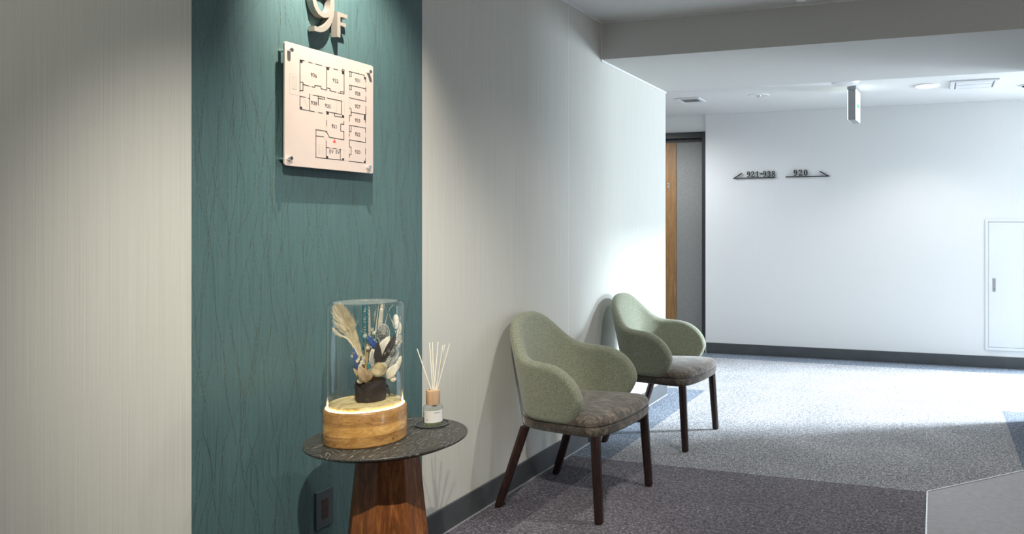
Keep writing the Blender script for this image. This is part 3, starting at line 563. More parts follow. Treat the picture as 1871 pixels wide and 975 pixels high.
# rectangular louvred unit
v = empty('ceiling_louver', (2.15, 6.05, ZF), 'rectangular white louvred air unit in corridor ceiling', 'vent')
mb = MB()
for a, b in (((-.172,-.168,-.012),(-.140,.168,0)), ((.140,-.168,-.012),(.172,.168,0)), ((-.140,-.168,-.012),(.140,-.135,0)), ((-.140,.135,-.012),(.140,.168,0))): mb.box(a, b)
mb.build('frame', M['white'], v, bevel=.003)
MB().box((-.14,-.135,-.002),(.14,.135,0)).build('backing', M['grey'], v)
MB().box((-.13,-.02,-.012),(.13,.125,-.007)).build('flap', M['white'], v, bevel=.002)
MB().box((-.13,-.125,-.012),(.13,-.035,-.006)).build('flap', M['white'], v, bevel=.002)
s = empty('ceiling_speaker', (2.58, 6.25, ZF), 'round white ceiling speaker cut off by the right picture edge', 'speaker')
disc('ring', [(.09,0),(.088,-.006),(.075,-.008)], (0,0,0), M['white'], s)
disc('mesh_cover', [(.074,-.008),(.05,-.006),(.01,-.005)], (0,0,0), M['grey'], s)
# slotted sprinkler on the near ceiling
s = empty('ceiling_sensor', (1.215, 3.80, ZN), 'slotted white cylinder sensor hanging in front of the ceiling beam', 'sensor')
disc('flange', [(.044,0),(.044,-.006),(.030,-.010)], (0,0,0), M['white'], s)
disc('core', [(.018,-.010),(.018,-.038)], (0,0,0), M['black'], s, seg=24)
disc('cap', [(.026,-.036),(.026,-.041),(.022,-.046),(.01,-.048)], (0,0,0), M['white'], s, seg=32)
for k in range(12):
    a = 2*pi*k/12
    MB().tube([(.023*cos(a),.023*sin(a),-.009),(.023*cos(a),.023*sin(a),-.037)], .0028, 6).build('fin', M['white'], s)
# exit sign
ex = empty('exit_sign', (1.262, 5.975, ZF), 'hanging green and white emergency exit sign lit on both faces', 'sign', rz=radians(-3))
MB().box((-.029,-.11,-.262),(.029,.11,-.022)).build('housing', M['grey'], ex, bevel=.004)
for sx in (-1, 1):
    fc = MB().box((sx*.029 if sx > 0 else -.032,-.108,-.258),(.032 if sx > 0 else -.029,.112,-.026)).build('lit_face', M['exit_face'], ex)
    x0, x1 = (.032,.0335) if sx > 0 else (-.0335,-.032)
    fn = lambda u, v_, dd: (dd, u, v_)
    MB().prism([(-.075,-.142),(-.02,-.075),(.0,-.075),(-.04,-.128),(.07,-.128),(.07,-.156),(-.04,-.156),(0,-.209),(-.02,-.209)], fn, x0, x1).build('green_arrow', M['exit_green'], fc)
MB().box((-.033,-.118,-.030),(.033,-.108,-.0)).build('bracket', M['grey'], ex)
MB().box((-.02,-.09,-.024),(.02,.09,0)).build('ceiling_mount', M['grey'], ex)

# ---------------------------------------------------------------- floor plan board
fp = empty('floor_plan_board', (0, 1.9245, 1.401), 'square cream floor plan board with room numbers fixed on teal wallpaper', 'sign')
def rsq(w_, h_, r, n=5):
    out = []
    for cx_, cy_, a0 in ((w_-r,r,-90),(w_-r,h_-r,0),(r,h_-r,90),(r,r,180)):
        out += [(cx_+r*cos(radians(a0+90*i/n)), cy_+r*sin(radians(a0+90*i/n))) for i in range(n+1)]
    return out
FPW = lambda u, v, dd: (dd, u-.183, v)
MB().prism(rsq(.366,.368,.008), FPW, .030, .036).build('board', M['board'], fp, bevel=.001)
def strokes(lines, wd, x0, x1):
    mb = MB()
    for l in lines:
        for (a, b), (c, d2) in zip(l[:-1], l[1:]):
            a, b, c, d2 = a/1000, b/1000, c/1000, d2/1000
            L = math.hypot(c-a, d2-b) or 1e-6; ux, uy = (c-a)/L*wd/2, (d2-b)/L*wd/2
            mb.prism([(a-ux+uy,b-uy-ux),(c+ux+uy,d2+uy-ux),(c+ux-uy,d2+uy+ux),(a-ux-uy,b-uy+ux)], FPW, x0, x1)
    return mb
pr = strokes(WALL_LINES, .0021, .0355, .0364)
for a, b, c, d2 in PILLARS: pr.prism([(a/1000,b/1000),(c/1000,b/1000),(c/1000,d2/1000),(a/1000,d2/1000)], FPW, .0355, .03645)
o = pr.build('wall_lines', M['print'], fp); o['label'] = 'black printed wall lines and pillars of the plan'
o = strokes(THIN_LINES, .0007, .0355, .0362).build('thin_lines', M['print_thin'], fp); o['label'] = 'thin grey printed lines of the plan'
ts = [text_mesh('t', t, .0168, .0002, M['print'], None, frame((0,1,0),(0,0,1),(1,0,0),(.0362, u/1000-.183, v/1000-.0058)), 'CENTER', 0) for t, u, v in ROOMS]
o = join_me('room_numbers', ts, M['print'], fp); o['label'] = 'printed room numbers'
o = MB().prism([(u/1000, v/1000) for u, v in TRI], FPW, .0355, .0365).build('location_marker', M['print_red'], fp); o['label'] = 'red triangle'
for u, v in SCREWS:
    y_, z_ = u/1000-.183, v/1000
    sc_ = MB().tube([(0,y_,z_),(.030,y_,z_)], .0045, 16).tube([(.036,y_,z_),(.049,y_,z_)], .0062, 20).build('standoff_screw', M['chrome'], fp, bevel=.0008)

# ---------------------------------------------------------------- 9F letters
def strip(path, wd):
    P = catmull(path, 8); out_l = []; out_r = []
    for i, p_ in enumerate(P):
        q0, q1 = P[max(i-1,0)], P[min(i+1,len(P)-1)]
        L = math.hypot(q1[0]-q0[0], q1[1]-q0[1]); nx, ny = -(q1[1]-q0[1])/L, (q1[0]-q0[0])/L
        out_l.append((p_[0]+nx*wd/2, p_[1]+ny*wd/2)); out_r.append((p_[0]-nx*wd/2, p_[1]-ny*wd/2))
    return out_l, out_r
D0, D1 = .006, .030
nine = empty('floor_numeral', (0, 1.895, 1.828), 'raised brushed metal numeral 9 above the floor plan board', 'letter', group='raised metal 9F letters')
cy_, cz_, ra, rb, sw = 1.895, 1.934, .0365, .047, .0155
mb = MB(); seg = 56
def ell(a, b): return [(cy_+a*cos(2*pi*k/seg), cz_+b*sin(2*pi*k/seg)) for k in range(seg)]
oc, ic = ell(ra+sw/2, rb+sw/2), ell(ra-sw/2, rb-sw/2)
G = lambda u, v, dd: (dd, u-1.895, v-1.828)
mb.loft([[G(u,v,D0) for u,v in oc],[G(u,v,D1) for u,v in oc],[G(u,v,D1) for u,v in ic],[G(u,v,D0) for u,v in ic],[G(u,v,D0) for u,v in oc]], cap=False)
l, r = strip([(cy_+ra,cz_+.012),(cy_+ra+.0005,cz_-.015),(cy_+ra-.004,cz_-.044),(cy_+ra-.015,cz_-.070),(cy_+ra-.032,cz_-.088),(cy_-.014,cz_-.0965),(cy_-.036,cz_-.098)], sw)
n_ = len(l)
mb.loft([[G(*l[i],D0),G(*l[i],D1+.0002),G(*r[i],D1+.0002),G(*r[i],D0)] for i in range(n_)])
mb.build('face', M['brushed'], nine, auto=35)
ff = empty('floor_letter', (0, 1.97, 1.832), 'small raised brushed metal letter F beside the numeral 9', 'letter', group='raised metal 9F letters')
G2 = lambda u, v, dd: (dd, u-1.97, v-1.832)
fpoly = [(1.952,1.832),(1.9655,1.832),(1.9655,1.872),(1.990,1.872),(1.990,1.884),(1.9655,1.884),(1.9655,1.901),(1.994,1.901),(1.994,1.914),(1.952,1.914)]
mb = MB()
for a, b, c, d2 in ((1.952,1.832,1.9655,1.914),(1.9655,1.872,1.990,1.884),(1.9655,1.901,1.996,1.914)):
    mb.prism([(a,b),(c,b),(c,d2),(a,d2)], G2, D0, D1)
mb.build('face', M['brushed'], ff)
for e_, pts_ in ((nine, [(cy_-ra,cz_),(cy_+ra,cz_)]), (ff, [(1.959,1.845),(1.959,1.90)])):
    G_ = G if e_ is nine else G2
    for u, v in pts_: MB().tube([G_(u,v,0), G_(u,v,D0+.002)], .003, 8).build('standoff', M['brushed'], e_)

# outlet on the teal wall
ol = empty('wall_outlet', (.0006, 1.925, .32), 'dark wall outlet plate on teal wallpaper in the shade under the side table', 'outlet')
MB().box((0,-.036,-.06),(.007,.036,.06)).build('plate', plain('dark_outlet_plate', (.05,.07,.08), .5), ol, bevel=.002)
for zz in (-.022, .0, .022):
    so = MB().box((.007,-.013,zz-.009),(.0082,.013,zz+.009)).build('socket', plain('brown_socket', (.05,.025,.02), .5), ol)
    MB().box((.0082,-.006,zz-.004),(.0085,-.004,zz+.004)).box((.0082,.004,zz-.004),(.0085,.006,zz+.004)).build('slot', M['black'], so)

# ---------------------------------------------------------------- armchairs
def shell_mesh():
    top = catmull([(0,.826),(.045,.822),(.090,.803),(.130,.768),(.165,.722),(.20,.682),(.24,.657),(.29,.648),(.35,.642),(.41,.624),(.462,.588),(.495,.545),(.508,.505)], 10)
    bot = catmull([(0,.392),(.15,.392),(.30,.392),(.42,.392),(.455,.405),(.485,.44),(.504,.48),(.508,.505)], 10)
    def at(curve, s):
        for (a, za), (b, zb) in zip(curve[:-1], curve[1:]):
            if a <= s <= b and b > a: return za + (zb-za)*(s-a)/(b-a)
        return curve[-1][1]
    path = []; a_, b_, xb = .20, .232, .135
    for i in range(41):
        t = pi/2*i/40; e = 2/2.35
        path.append((xb + a_ - a_*abs(cos(t))**e, b_*abs(sin(t))**e))
    path += [(xb+a_+.01*i, b_+.0012*i) for i in range(1, 30)]
    cum = [0]
    for p0, p1 in zip(path[:-1], path[1:]): cum.append(cum[-1]+math.hypot(p1[0]-p0[0], p1[1]-p0[1]))
    def P(s):
        sg = 1 if s >= 0 else -1; s = abs(s)
        for i in range(len(cum)-1):
            if cum[i] <= s <= cum[i+1]:
                t = (s-cum[i])/(cum[i+1]-cum[i]); x = path[i][0]+(path[i+1][0]-path[i][0])*t; y = path[i][1]+(path[i+1][1]-path[i][1])*t
                return x, sg*y
        return path[-1][0], sg*path[-1][1]
    outline = [(s, z) for s, z in top] + [(s, z) for s, z in reversed(bot)]
    outline += [(-s, z) for s, z in bot] + [(-s, z) for s, z in reversed(top)]
    def dist(s, z):
        m = 9
        for (a, b), (c, d2) in zip(outline, outline[1:]+outline[:1]):
            if a == c and b == d2: continue
            vx, vz = c-a, d2-b; t = max(0, min(1, ((s-a)*vx+(z-b)*vz)/(vx*vx+vz*vz)))
            m = min(m, math.hypot(s-a-t*vx, z-b-t*vz))
        return m
    T, NS, NZ = .027, 72, 30
    S = [.508*sin(pi/2*(-1+2*i/NS)) for i in range(NS+1)]
    Zs = [.5-.5*cos(pi*j/NZ) for j in range(NZ+1)]
    mb = MB(); V = {}
    for side in (0, 1):
        for i, s in enumerate(S):
            zt, zb = at(top, abs(s)), at(bot, abs(s))
            for j, q in enumerate(Zs):
                z = zb + (zt-zb)*q
                edge = i in (0, NS) or j in (0, NZ)
                if side and edge: V[1,i,j] = V[0,i,j]; continue
                d_ = 0 if edge else dist(s, z)
                th = 0 if edge else T*math.sqrt(max(0, 1-(1-min(d_/T,1))**2))
                x, y = P(s); x2, y2 = P(s+.004); x1, y1 = P(s-.004)
                L = math.hypot(x2-x1, y2-y1) or 1; nx, ny = -(y2-y1)/L, (x2-x1)/L     # points inwards? fixed below
                if nx*(.35-x)+ny*(0-y) < 0: nx, ny = -nx, -ny
                bk = max(0, 1-abs(s)/.33)**1.0
                lean = (z-.40)
                x += -.20*lean*min(1, bk*1.6)
                y += (.10*lean)*math.copysign(min(1, abs(s)/.2), s) if s else 0
                sg = 1 if side == 0 else -1
                V[side,i,j] = len(mb.v); mb.v.append((x+sg*nx*th, y+sg*ny*th, z))
    for side in (0, 1):
        for i in range(NS):
            for j in range(NZ):
                q = [V[side,i,j],V[side,i+1,j],V[side,i+1,j+1],V[side,i,j+1]]
                u = []
                for k in q:
                    if k not in u: u.append(k)
                if len(u) >= 3: mb.f.append(tuple(u))
    return mb
seat_half = [(.105,.0),(.112,.09),(.145,.17),(.21,.222),(.33,.246),(.47,.262),(.535,.258),(.575,.215),(.597,.12),(.602,.0)]
seat_out = catmull(seat_half + [(x,-y) for x, y in reversed(seat_half[1:-1])], 6, closed=True)
def seat_rings(steps, cx=.35):
    return [[(cx+(x-cx)*k, y*k, z) for x, y in seat_out] for k, z in steps]
def make_chair():
    e = empty('armchair', (0,0,0))
    def shift(mb):
        mb.v = [(x-.32, y, z) for x, y, z in mb.v]; return mb
    sh = shift(shell_mesh()).build('back_shell', M['green'], e, smooth=True)
    shift(MB().loft(seat_rings([(.955,.352),(.99,.356),(1.0,.366),(1.0,.386),(.985,.392),(.96,.393)]))).build('seat_base', M['velvet_dark'], e, smooth=True)
    pd = shift(MB().loft(seat_rings([(.95,.393),(.985,.395),(.998,.403),(.995,.412),(.97,.423),(.92,.431),(.8,.438),(.6,.443),(.35,.446),(.1,.447)]))).build('seat_cushion', M['velvet'], e, smooth=True)
    for (x0, y0), (x1, y1) in (((.562,-.243),(.54,-.232)), ((.562,.243),(.54,.232)), ((.062,-.232),(.185,-.212)), ((.062,.232),(.185,.212))):
        rings = []
        for t, r in ((0,.0175),(.02,.019),(.5,.021),(1,.022)):
            cx, cy = x0+(x1-x0)*t, y0+(y1-y0)*t
            rings.append([(cx+r*cos(2*pi*k/10+.3), cy+r*sin(2*pi*k/10+.3), .004+t*.352) for k in range(10)])
        lg = shift(MB().loft(rings)).build('leg', M['legwood'], e)
        shift(MB().lathe([(.013,0),(.015,.006)], (x0,y0,0), 16)).build('foot_glide', M['black'], lg)
    return e
ch = make_chair()
ch.location = (.325, 3.069, 0); ch.rotation_euler.z = radians(-3.6)
tag(ch, 'green armchair with brown velvet seat, nearer to the side table', 'chair', 'green upholstered armchairs along the wall')
c2 = copy_tree(ch); c2.location = (.350, 4.112, 0)
tag(c2, 'green armchair with brown velvet seat, farther back near the wall corner', 'chair', 'green upholstered armchairs along the wall')

# ---------------------------------------------------------------- side table
TX, TY, TZ, TR = .3226, 1.839, .600, .2257
tb = empty('side_table', (TX,TY,0), 'round black wood-grain side table with faceted reddish brown pedestal against teal wall', 'table')
disc('tabletop', [(.10,TZ-.020),(TR-.030,TZ-.019),(TR-.004,TZ-.008),(TR-.001,TZ-.006)], (0,0,0), M['black'], tb, seg=96)['label'] = 'black bevelled underside and edge'
top_ = disc('table_surface', [(TR-.001,TZ-.006),(TR,TZ-.002),(TR-.001,TZ-.0003),(TR-.003,TZ)], (0,0,0), M['tabletop'], tb, seg=96)
aR = math.atan2(.668, .744)    # direction of the picture's right at the table
a0 = aR - radians(18.3)
mb = MB(); rings = []
for z, r in ((.0,.1465),(.02,.1445),(.55,.0905),(TZ-.020,.0875)):
    rings.append([(r*cos(a0-2*pi*k/8), r*sin(a0-2*pi*k/8), z) for k in range(8)])
mb.loft(rings).build('pedestal', M['pedestal'], tb, bevel=.0015)

# ---------------------------------------------------------------- cloche lamp
DX, DY, DR = .2786, 1.797, .1124
cl = empty('glass_dome_lamp', (DX,DY,TZ), 'glass dome on laminated wooden base with warm light ring, on the side table', 'lamp')
disc('wooden_base', [(DR-.003,0),(DR,.004),(DR,.094),(DR-.003,.0985),(.1065,.100),(.1062,.088),(.05,.088)], (0,0,0), M['mango'], cl, seg=96)
disc('inner_platform', [(.0985,.088),(.0985,.108),(.0965,.1115),(.05,.1125)], (0,0,0), M['gold_platform'], cl, seg=96)
rings = [(.0992,.0885),(.1022,.0885),(.1022,.100),(.0992,.100),(.0992,.0885)]
MB().lathe(rings, seg=96, cap=False).build('light_ring', M['led'], cl)
gR = .1035
prof = [(gR,.089),(gR,.385)] + [(gR-.016+.016*cos(radians(a)), .385+.016*sin(radians(a))) for a in (15,30,45,60,75,90)] + []
do = disc('glass_dome', prof, (0,0,0), M['glass'], cl, seg=96, cap=False)
dt = disc('dome_top', [(gR-.016,.401),(.05,.4015),(.012,.4015)], (0,0,0), M['dusty'], do, seg=96); dt['label'] = 'dusty flat top of the glass dome'
mb = MB()   # burnt-in maker's marks near the foot of the base
def on_base(ang, z, du, dv): return (cos(ang+du/DR)*(DR+.0003), sin(ang+du/DR)*(DR+.0003), z+dv)
def mark(segs, ang, z):
    for (a, b), (c, d2) in segs:
        L = math.hypot(c-a, d2-b); ux, uy = (c-a)/L*.0005, (d2-b)/L*.0005
        q = [on_base(ang,z,*pt) for pt in ((a+uy,b-ux),(c+uy,d2-ux),(c-uy,d2+ux),(a-uy,b+ux))]
        i = len(mb.v); mb.v += q; mb.f.append((i,i+1,i+2,i+3))
aC = math.atan2(0-DY, 1.867-DX)    # towards the viewpoint
mark([((-.003,-.004),(-.003,.004)),((.002,-.004),(.002,.004)),((-.004,.004),(-.002,.004)),((.001,.004),(.003,.004)),((-.004,-.004),(-.002,-.004)),((.001,-.004),(.003,-.004)),((-.003,0),(.002,0))], aC+.70, .014)
mb.build('burnt_mark', M['black'], cl); mb = MB()
mark([((-.004,-.003),(.003,.003))], aC+.40, .019)
mb.build('burnt_mark', M['black'], cl)

# ---------------------------------------------------------------- dried flower arrangement
ua = Vector((.749,.662,0)); da = Vector((.662,-.749,0))     # rightwards / towards the viewer at the dome
fa = empty('dried_flower_arrangement', (DX,DY,TZ+.1125), 'dried flower arrangement with pampas plume in a dark wrapped pot under the glass dome', 'flowers')
def FP(u, v, d_=0.0):      # arrangement grid: u right of dome axis, v above platform (1.5 mm squares), d_ metres forward
    return tuple(ua*(u*.001466) + da*d_ + Vector((0,0,v*.0016)))
def fleaf(name, a, b, wd, mat, bend=.006, cup=.3, seg=10, tipw=0.0, face=None):
    A, Bv = Vector(a), Vector(b); ax = (Bv-A); L = ax.length; ax.normalize()
    nf = (face or da); side = ax.cross(nf).normalized(); nn = side.cross(ax).normalized()
    mb = MB(); rows = []
    for i in range(seg+1):
        t = i/seg; wv = wd*(sin(pi*min(1, t*.92+.06))**.8); c = A + ax*L*t + nn*bend*sin(pi*t)
        rows.append([c + side*wv*k + nn*(cup*wv*(k*k)) for k in (-1,-.5,0,.5,1)])
    rows2 = [[p - nn*.0007 for p in r] for r in rows]
    for i in range(seg+1):
        mb.v += [tuple(p) for p in rows[i]] + [tuple(p) for p in rows2[i]]
    for i in range(seg):
        for k in range(4):
            for o_ in (0, 5): mb.f.append((i*10+o_+k,(i)*10+o_+k+1,(i+1)*10+o_+k+1,(i+1)*10+o_+k))
        for k in (0, 4): mb.f.append((i*10+k, i*10+5+k, (i+1)*10+5+k, (i+1)*10+k))
    return mb.build(name, mat, fa, smooth=True)
m_cream = plain('cream_plume', (.90,.80,.58), .8, vary=.12, scale=60)
m_ivory = plain('ivory_petal', (.84,.78,.64), .7, vary=.15, scale=80)
m_tan = plain('tan_leaf', (.42,.30,.17), .7, vary=.25, scale=60)
m_dkleaf = plain('dark_brown_leaf', (.040,.030,.026), .55, vary=.25, scale=40)
m_blue = plain('blue_dried_petal', (.045,.09,.30), .6, vary=.3, scale=120)
m_teal = plain('teal_twig', (.02,.20,.26), .5, vary=.2)
m_silver = plain('silver_seed_head', (.36,.36,.33), .6, vary=.5, scale=420)
m_pot = plain('dark_wrapped_leaf', (.030,.021,.017), .6, vary=.35, scale=25)
m_moss = plain('straw_moss', (.22,.13,.05), .8, vary=.4, scale=90)
# pot
pc = FP(9.5, 0, 0)
pot_prof = [(.040,.0005),(.0415,.004),(.042,.03),(.0415,.058),(.039,.060),(.036,.056),(.02,.055)]
pt = MB().lathe(pot_prof, pc, 40).build('wrapped_pot', m_pot, fa, auto=40)
def curved_leaf(pts, wd, r0):
    """leaf lying on the pot wall: pts (angle, z)"""
    P = catmull(pts, 6); mb = MB(); n = len(P); rows = []
    for i, (a, z) in enumerate(P):
        t = i/(n-1); wv = wd*(sin(pi*min(1,t*.9+.08))**.7)
        a2, z2 = P[min(i+1,n-1)]; a1, z1 = P[max(i-1,0)]
        dx, dz = (a2-a1)*r0, z2-z1; L = math.hypot(dx,dz); px, pz = -dz/L, dx/L
        rows.append([(pc[0]+(r0+.0042-.0030*abs(k))*cos(a+px*wv*k/r0), pc[1]+(r0+.0042-.0030*abs(k))*sin(a+px*wv*k/r0), z+pz*wv*k) for k in (-1,-.5,0,.5,1)])
    mb.loft(rows, close=False, cap=False)
    return mb.build('wrapping_leaf', m_pot, fa, smooth=True)
av = math.atan2(da.y, da.x)
curved_leaf([(av-.95,.004),(av-.5,.018),(av,.036),(av+.55,.046),(av+1.0,.030)], .014, .0425)
curved_leaf([(av-1.3,.05),(av-.9,.035),(av-.4,.012),(av-.1,.004)], .012, .042)
# moss
mb = MB()
for k in range(260):
    a, r = random.uniform(0, 2*pi), random.uniform(0,.040); z = .056+random.uniform(0,.012)*(1.2-r/.045)
    p0 = Vector((pc[0]+r*cos(a), pc[1]+r*sin(a), z)); d1 = Vector((random.uniform(-1,1),random.uniform(-1,1),random.uniform(-.4,.7)))*.009
    mb.tube([p0, p0+d1*.5+Vector((0,0,.001)), p0+d1], .00045, 3)
mb.box((pc[0]-.02,pc[1]-.02,.05),(pc[0]+.02,pc[1]+.02,.058))
o = mb.build('moss', m_moss, fa); o['kind'] = 'stuff'
# pampas plume
def plume(spine, widths, n, hair, mat, name, lift=.75):
    P = [Vector(q) for q in catmull(spine, 12)]; mb = MB(); m = len(P)
    mb.tube(P, [.0016*(1-.6*i/m)+.0003 for i in range(m)], 5)
    for k in range(n):
        t = random.random()**.85; i = min(m-2, int(t*(m-1))); ax = (P[i+1]-P[i]).normalized()
        s1 = ax.cross(da).normalized(); s2 = ax.cross(s1)
        a = random.uniform(0, 2*pi); rad = s1*cos(a)+s2*sin(a)*.7
        wv = widths[0]+(widths[1]-widths[0])*t if t < .55 else widths[1]*(1-(t-.55)/.62)+.002
        p0 = P[i]; e_ = p0 + ax*hair*random.uniform(.6,1.2) + rad*wv*random.uniform(.4,1)
        mid = p0.lerp(e_, .5) + rad*wv*.18
        mb.tube([p0, mid, e_], [.00055,.0005,.00015], 3)
    return mb.build(name, mat, fa)
plume([FP(-4,45,-.01), FP(-14,88,-.008), FP(-25,118,-.004), FP(-38,146,.0), FP(-43,157,.0)], (.008,.032), 4200, .034, m_cream, 'pampas_plume')
plume([FP(-14,85,.005), FP(-30,112,.012), FP(-46,122,.015), FP(-55,131,.018)], (.002,.006), 160, .014, m_cream, 'small_plume')
plume([FP(12,60,-.02), FP(20,110,-.022), FP(23,142,-.022), FP(26,157,-.02)], (.007,.016), 900, .034, m_ivory, 'ivory_plume')
# bamboo-like dry stems
for (a, b, r) in (((1,40,.01),(4,104,.012),.0038), ((7,40,.0),(10,96,.004),.0032), ((-1,38,.016),(0,96,.014),.0024)):
    MB().tube([FP(*a), FP(*b)], [r, r*.95], 12).build('dry_stem', plain('straw_stem', (.50,.36,.16), .6, vary=.2), fa)
# teal twigs
for path, r in (([(2,60,-.01),(-6,110,-.005),(-17,145,0),(-20,178,.002)], .0011), ([(5,60,-.02),(3,120,-.02),(2,178,-.02)], .0022), ([(-4,90,-.02),(-5,140,-.022),(-5,178,-.022)], .0018),
                ([(10,60,-.01),(14,110,-.01),(19,150,-.008),(22,178,-.006)], .0010), ([(16,60,0),(20,120,.002),(24,160,.002),(27,178,0)], .0011),
                ([(50,90,.0),(53,130,.0),(49,160,.0),(41,178,.0)], .0010), ([(44,150,.01),(38,172,.008),(31,178,.006)], .0010)):
    MB().tube([FP(*p_) for p_ in catmull(path, 6)], r, 6).build('teal_twig', m_teal, fa, smooth=True)
# ivory curls behind
for k in range(9):
    y0 = 118+k*6
    path = [(14,60+3*k,-.03),(9,100+2*k,-.033),(2+k*.6,y0,-.034),(-9+k*.8,y0+6-(k%3)*4,-.036)]
    MB().tube([FP(*p_) for p_ in catmull(path, 6)], [.0010]*18+[.0006], 5).build('curled_grass', m_ivory, fa, smooth=True)
for path in ([(28,90,-.01),(34,130,-.012),(43,160,-.012),(51,172,-.012)], [(30,95,-.02),(37,140,-.02),(46,168,-.02)], [(42,158,-.012),(50,138,-.01),(56,120,-.006)], [(56,105,.0),(62,128,.0),(64,150,0)], [(63,135,0),(64,120,.0),(60,100,0)]):
    MB().tube([FP(*p_) for p_ in catmull(path, 6)], .0008, 5).build('pale_twig', m_ivory, fa, smooth=True)
# round papery seed pods (lunaria)
for (c, w_, h_) in (((56,140,-.004),.0095,.0235), ((62,128,-.01),.008,.02)):
    cc = Vector(FP(*c)); mb = MB()
    R_ = [[cc + ua*(w_*q*cos(2*pi*k/28)) + Vector((0,0,h_*q*sin(2*pi*k/28))) + da*(.0025*(1-q*q)) for k in range(28)] for q in (1,.8,.5,.1)]
    mb.loft(R_, cap=True).build('papery_seed_pod', m_ivory, fa, smooth=True)
# oval silver seed heads in ivory hoods
def ball(name, c, rx, rz, mat, spikes=0, sl=.004, tilt=0):
    cc = Vector(c); mb = MB(); n, m = 20, 12
    for i in range(1, m):
        ph = pi*i/m
    rings = []
    for i in range(m+1):
        ph = pi*(i/m)*.98+.01
        rings.append([cc + ua*(rx*sin(ph)*cos(2*pi*k/n)) + da*(rx*sin(ph)*sin(2*pi*k/n)) + Vector((0,0,rz*cos(ph))) for k in range(n)])
    mb.loft(rings)
    for k in range(spikes):
        th, ph = random.uniform(0,2*pi), math.acos(random.uniform(-1,1))
        dr = ua*(sin(ph)*cos(th))+da*(sin(ph)*sin(th))+Vector((0,0,cos(ph)))
        p0 = cc + ua*(rx*sin(ph)*cos(th))+da*(rx*sin(ph)*sin(th))+Vector((0,0,rz*cos(ph)))
        mb.tube([p0, p0+dr*sl*random.uniform(.6,1.3)], [.0008,.0004], 4)
    return mb.build(name, mat, fa, smooth=True)
ball('seed_head', FP(31,122,.0), .0125, .018, m_silver, 420, .0025)
ball('seed_head', FP(48,88,.012), .0140, .0145, m_silver, 420, .004)
m_net = plain('white_net_hood', (.66,.64,.58), .7, vary=.1)
mb = MB(); cc = Vector(FP(33,120,-.004))
for k in range(16):
    a = 2*pi*k/16
    pts = [cc + ua*(.0175*sin(ph)*cos(a)) + da*(.012*sin(ph)*sin(a)) + Vector((0,0,.030*cos(ph)-.002)) for ph in [pi*j/10 for j in range(11)]]
    mb.tube(pts, .0005, 4)
mb.build('net_hood', m_net, fa)
# leaves and petals
fleaf('dark_leaf', FP(22,52,.024), FP(22,108,.030), .0115, m_dkleaf, .004)
fleaf('dark_leaf', FP(30,72,.02), FP(56,120,.014), .0090, m_dkleaf, .006)
fleaf('blue_leaf', FP(22,92,.02), FP(4,120,.024), .0085, m_blue, .004)
fleaf('blue_leaf', FP(-15,66,.02), FP(-22,100,.018), .005, m_blue, .004)
fleaf('blue_leaf', FP(-12,54,.02), FP(-20,80,.02), .005, m_blue, .004)
fleaf('ivory_leaf', FP(20,80,.012), FP(44,116,.014), .014, m_ivory, .006)
fleaf('ivory_leaf', FP(10,62,.02), FP(14,100,.02), .008, m_ivory, .006)
fleaf('ivory_leaf', FP(20,110,-.012), FP(30,174,-.014), .009, m_ivory, .006)
fleaf('ivory_leaf', FP(44,42,.015), FP(66,78,.012), .012, m_ivory, .006, -.3)
fleaf('ivory_leaf', FP(40,40,.03), FP(54,66,.034), .013, m_ivory, .006, .4)
fleaf('ivory_leaf', FP(12,56,.028), FP(12,92,.026), .006, m_silver, .006)
fleaf('silver_leaf', FP(36,56,.022), FP(62,86,.012), .009, m_silver, .004)
fleaf('silver_leaf', FP(30,52,.026), FP(56,96,.01), .006, m_silver, .004)
fleaf('tan_leaf', FP(4,36,.036), FP(-12,68,.036), .014, m_tan, .010, .5)
fleaf('tan_leaf', FP(-2,38,.034), FP(12,62,.038), .012, m_tan, .006, .5)
fleaf('tan_leaf', FP(-4,38,.02), FP(-22,62,.018), .006, m_tan, .006)
fleaf('teal_leaf', FP(10,48,.038), FP(3,76,.036), .0028, m_teal, .003)
fleaf('dark_leaf', FP(-10,50,.028), FP(-8,84,.026), .006, m_dkleaf, .004)
fleaf('dark_leaf', FP(36,30,-.01), FP(45,4,.0), .0045, m_dkleaf, .006)
for k in range(26):      # jumble of small dry leaves and husks between the larger ones
    a = random.uniform(-22, 46); base = FP(9+(a-9)*.35, 38+random.uniform(0,22), random.uniform(-.025,.026))
    t_ = FP(a*1.15+random.uniform(-4,6), 62+random.uniform(0,46)*(1-abs(a-14)/70), random.uniform(-.03,.03))
    fleaf(*[('dry_husk', base, t_, random.uniform(.0028,.006), random.choice([m_ivory, m_ivory, m_cream, m_silver, m_tan]), random.uniform(-.006,.008), random.uniform(-.8,.8))][0])
for k in range(12):
    a = random.uniform(-20, 60); p0 = FP(12, 50, random.uniform(-.01,.015)); p1 = FP(a, random.uniform(95, 128), random.uniform(-.02,.02))
    mid = tuple((Vector(p0)+Vector(p1))/2 + ua*random.uniform(-.006,.006))
    MB().tube([Vector(q) for q in catmull([p0, mid, p1], 6)], .0006, 4).build('thin_sprig', m_ivory if k % 2 else m_tan, fa)
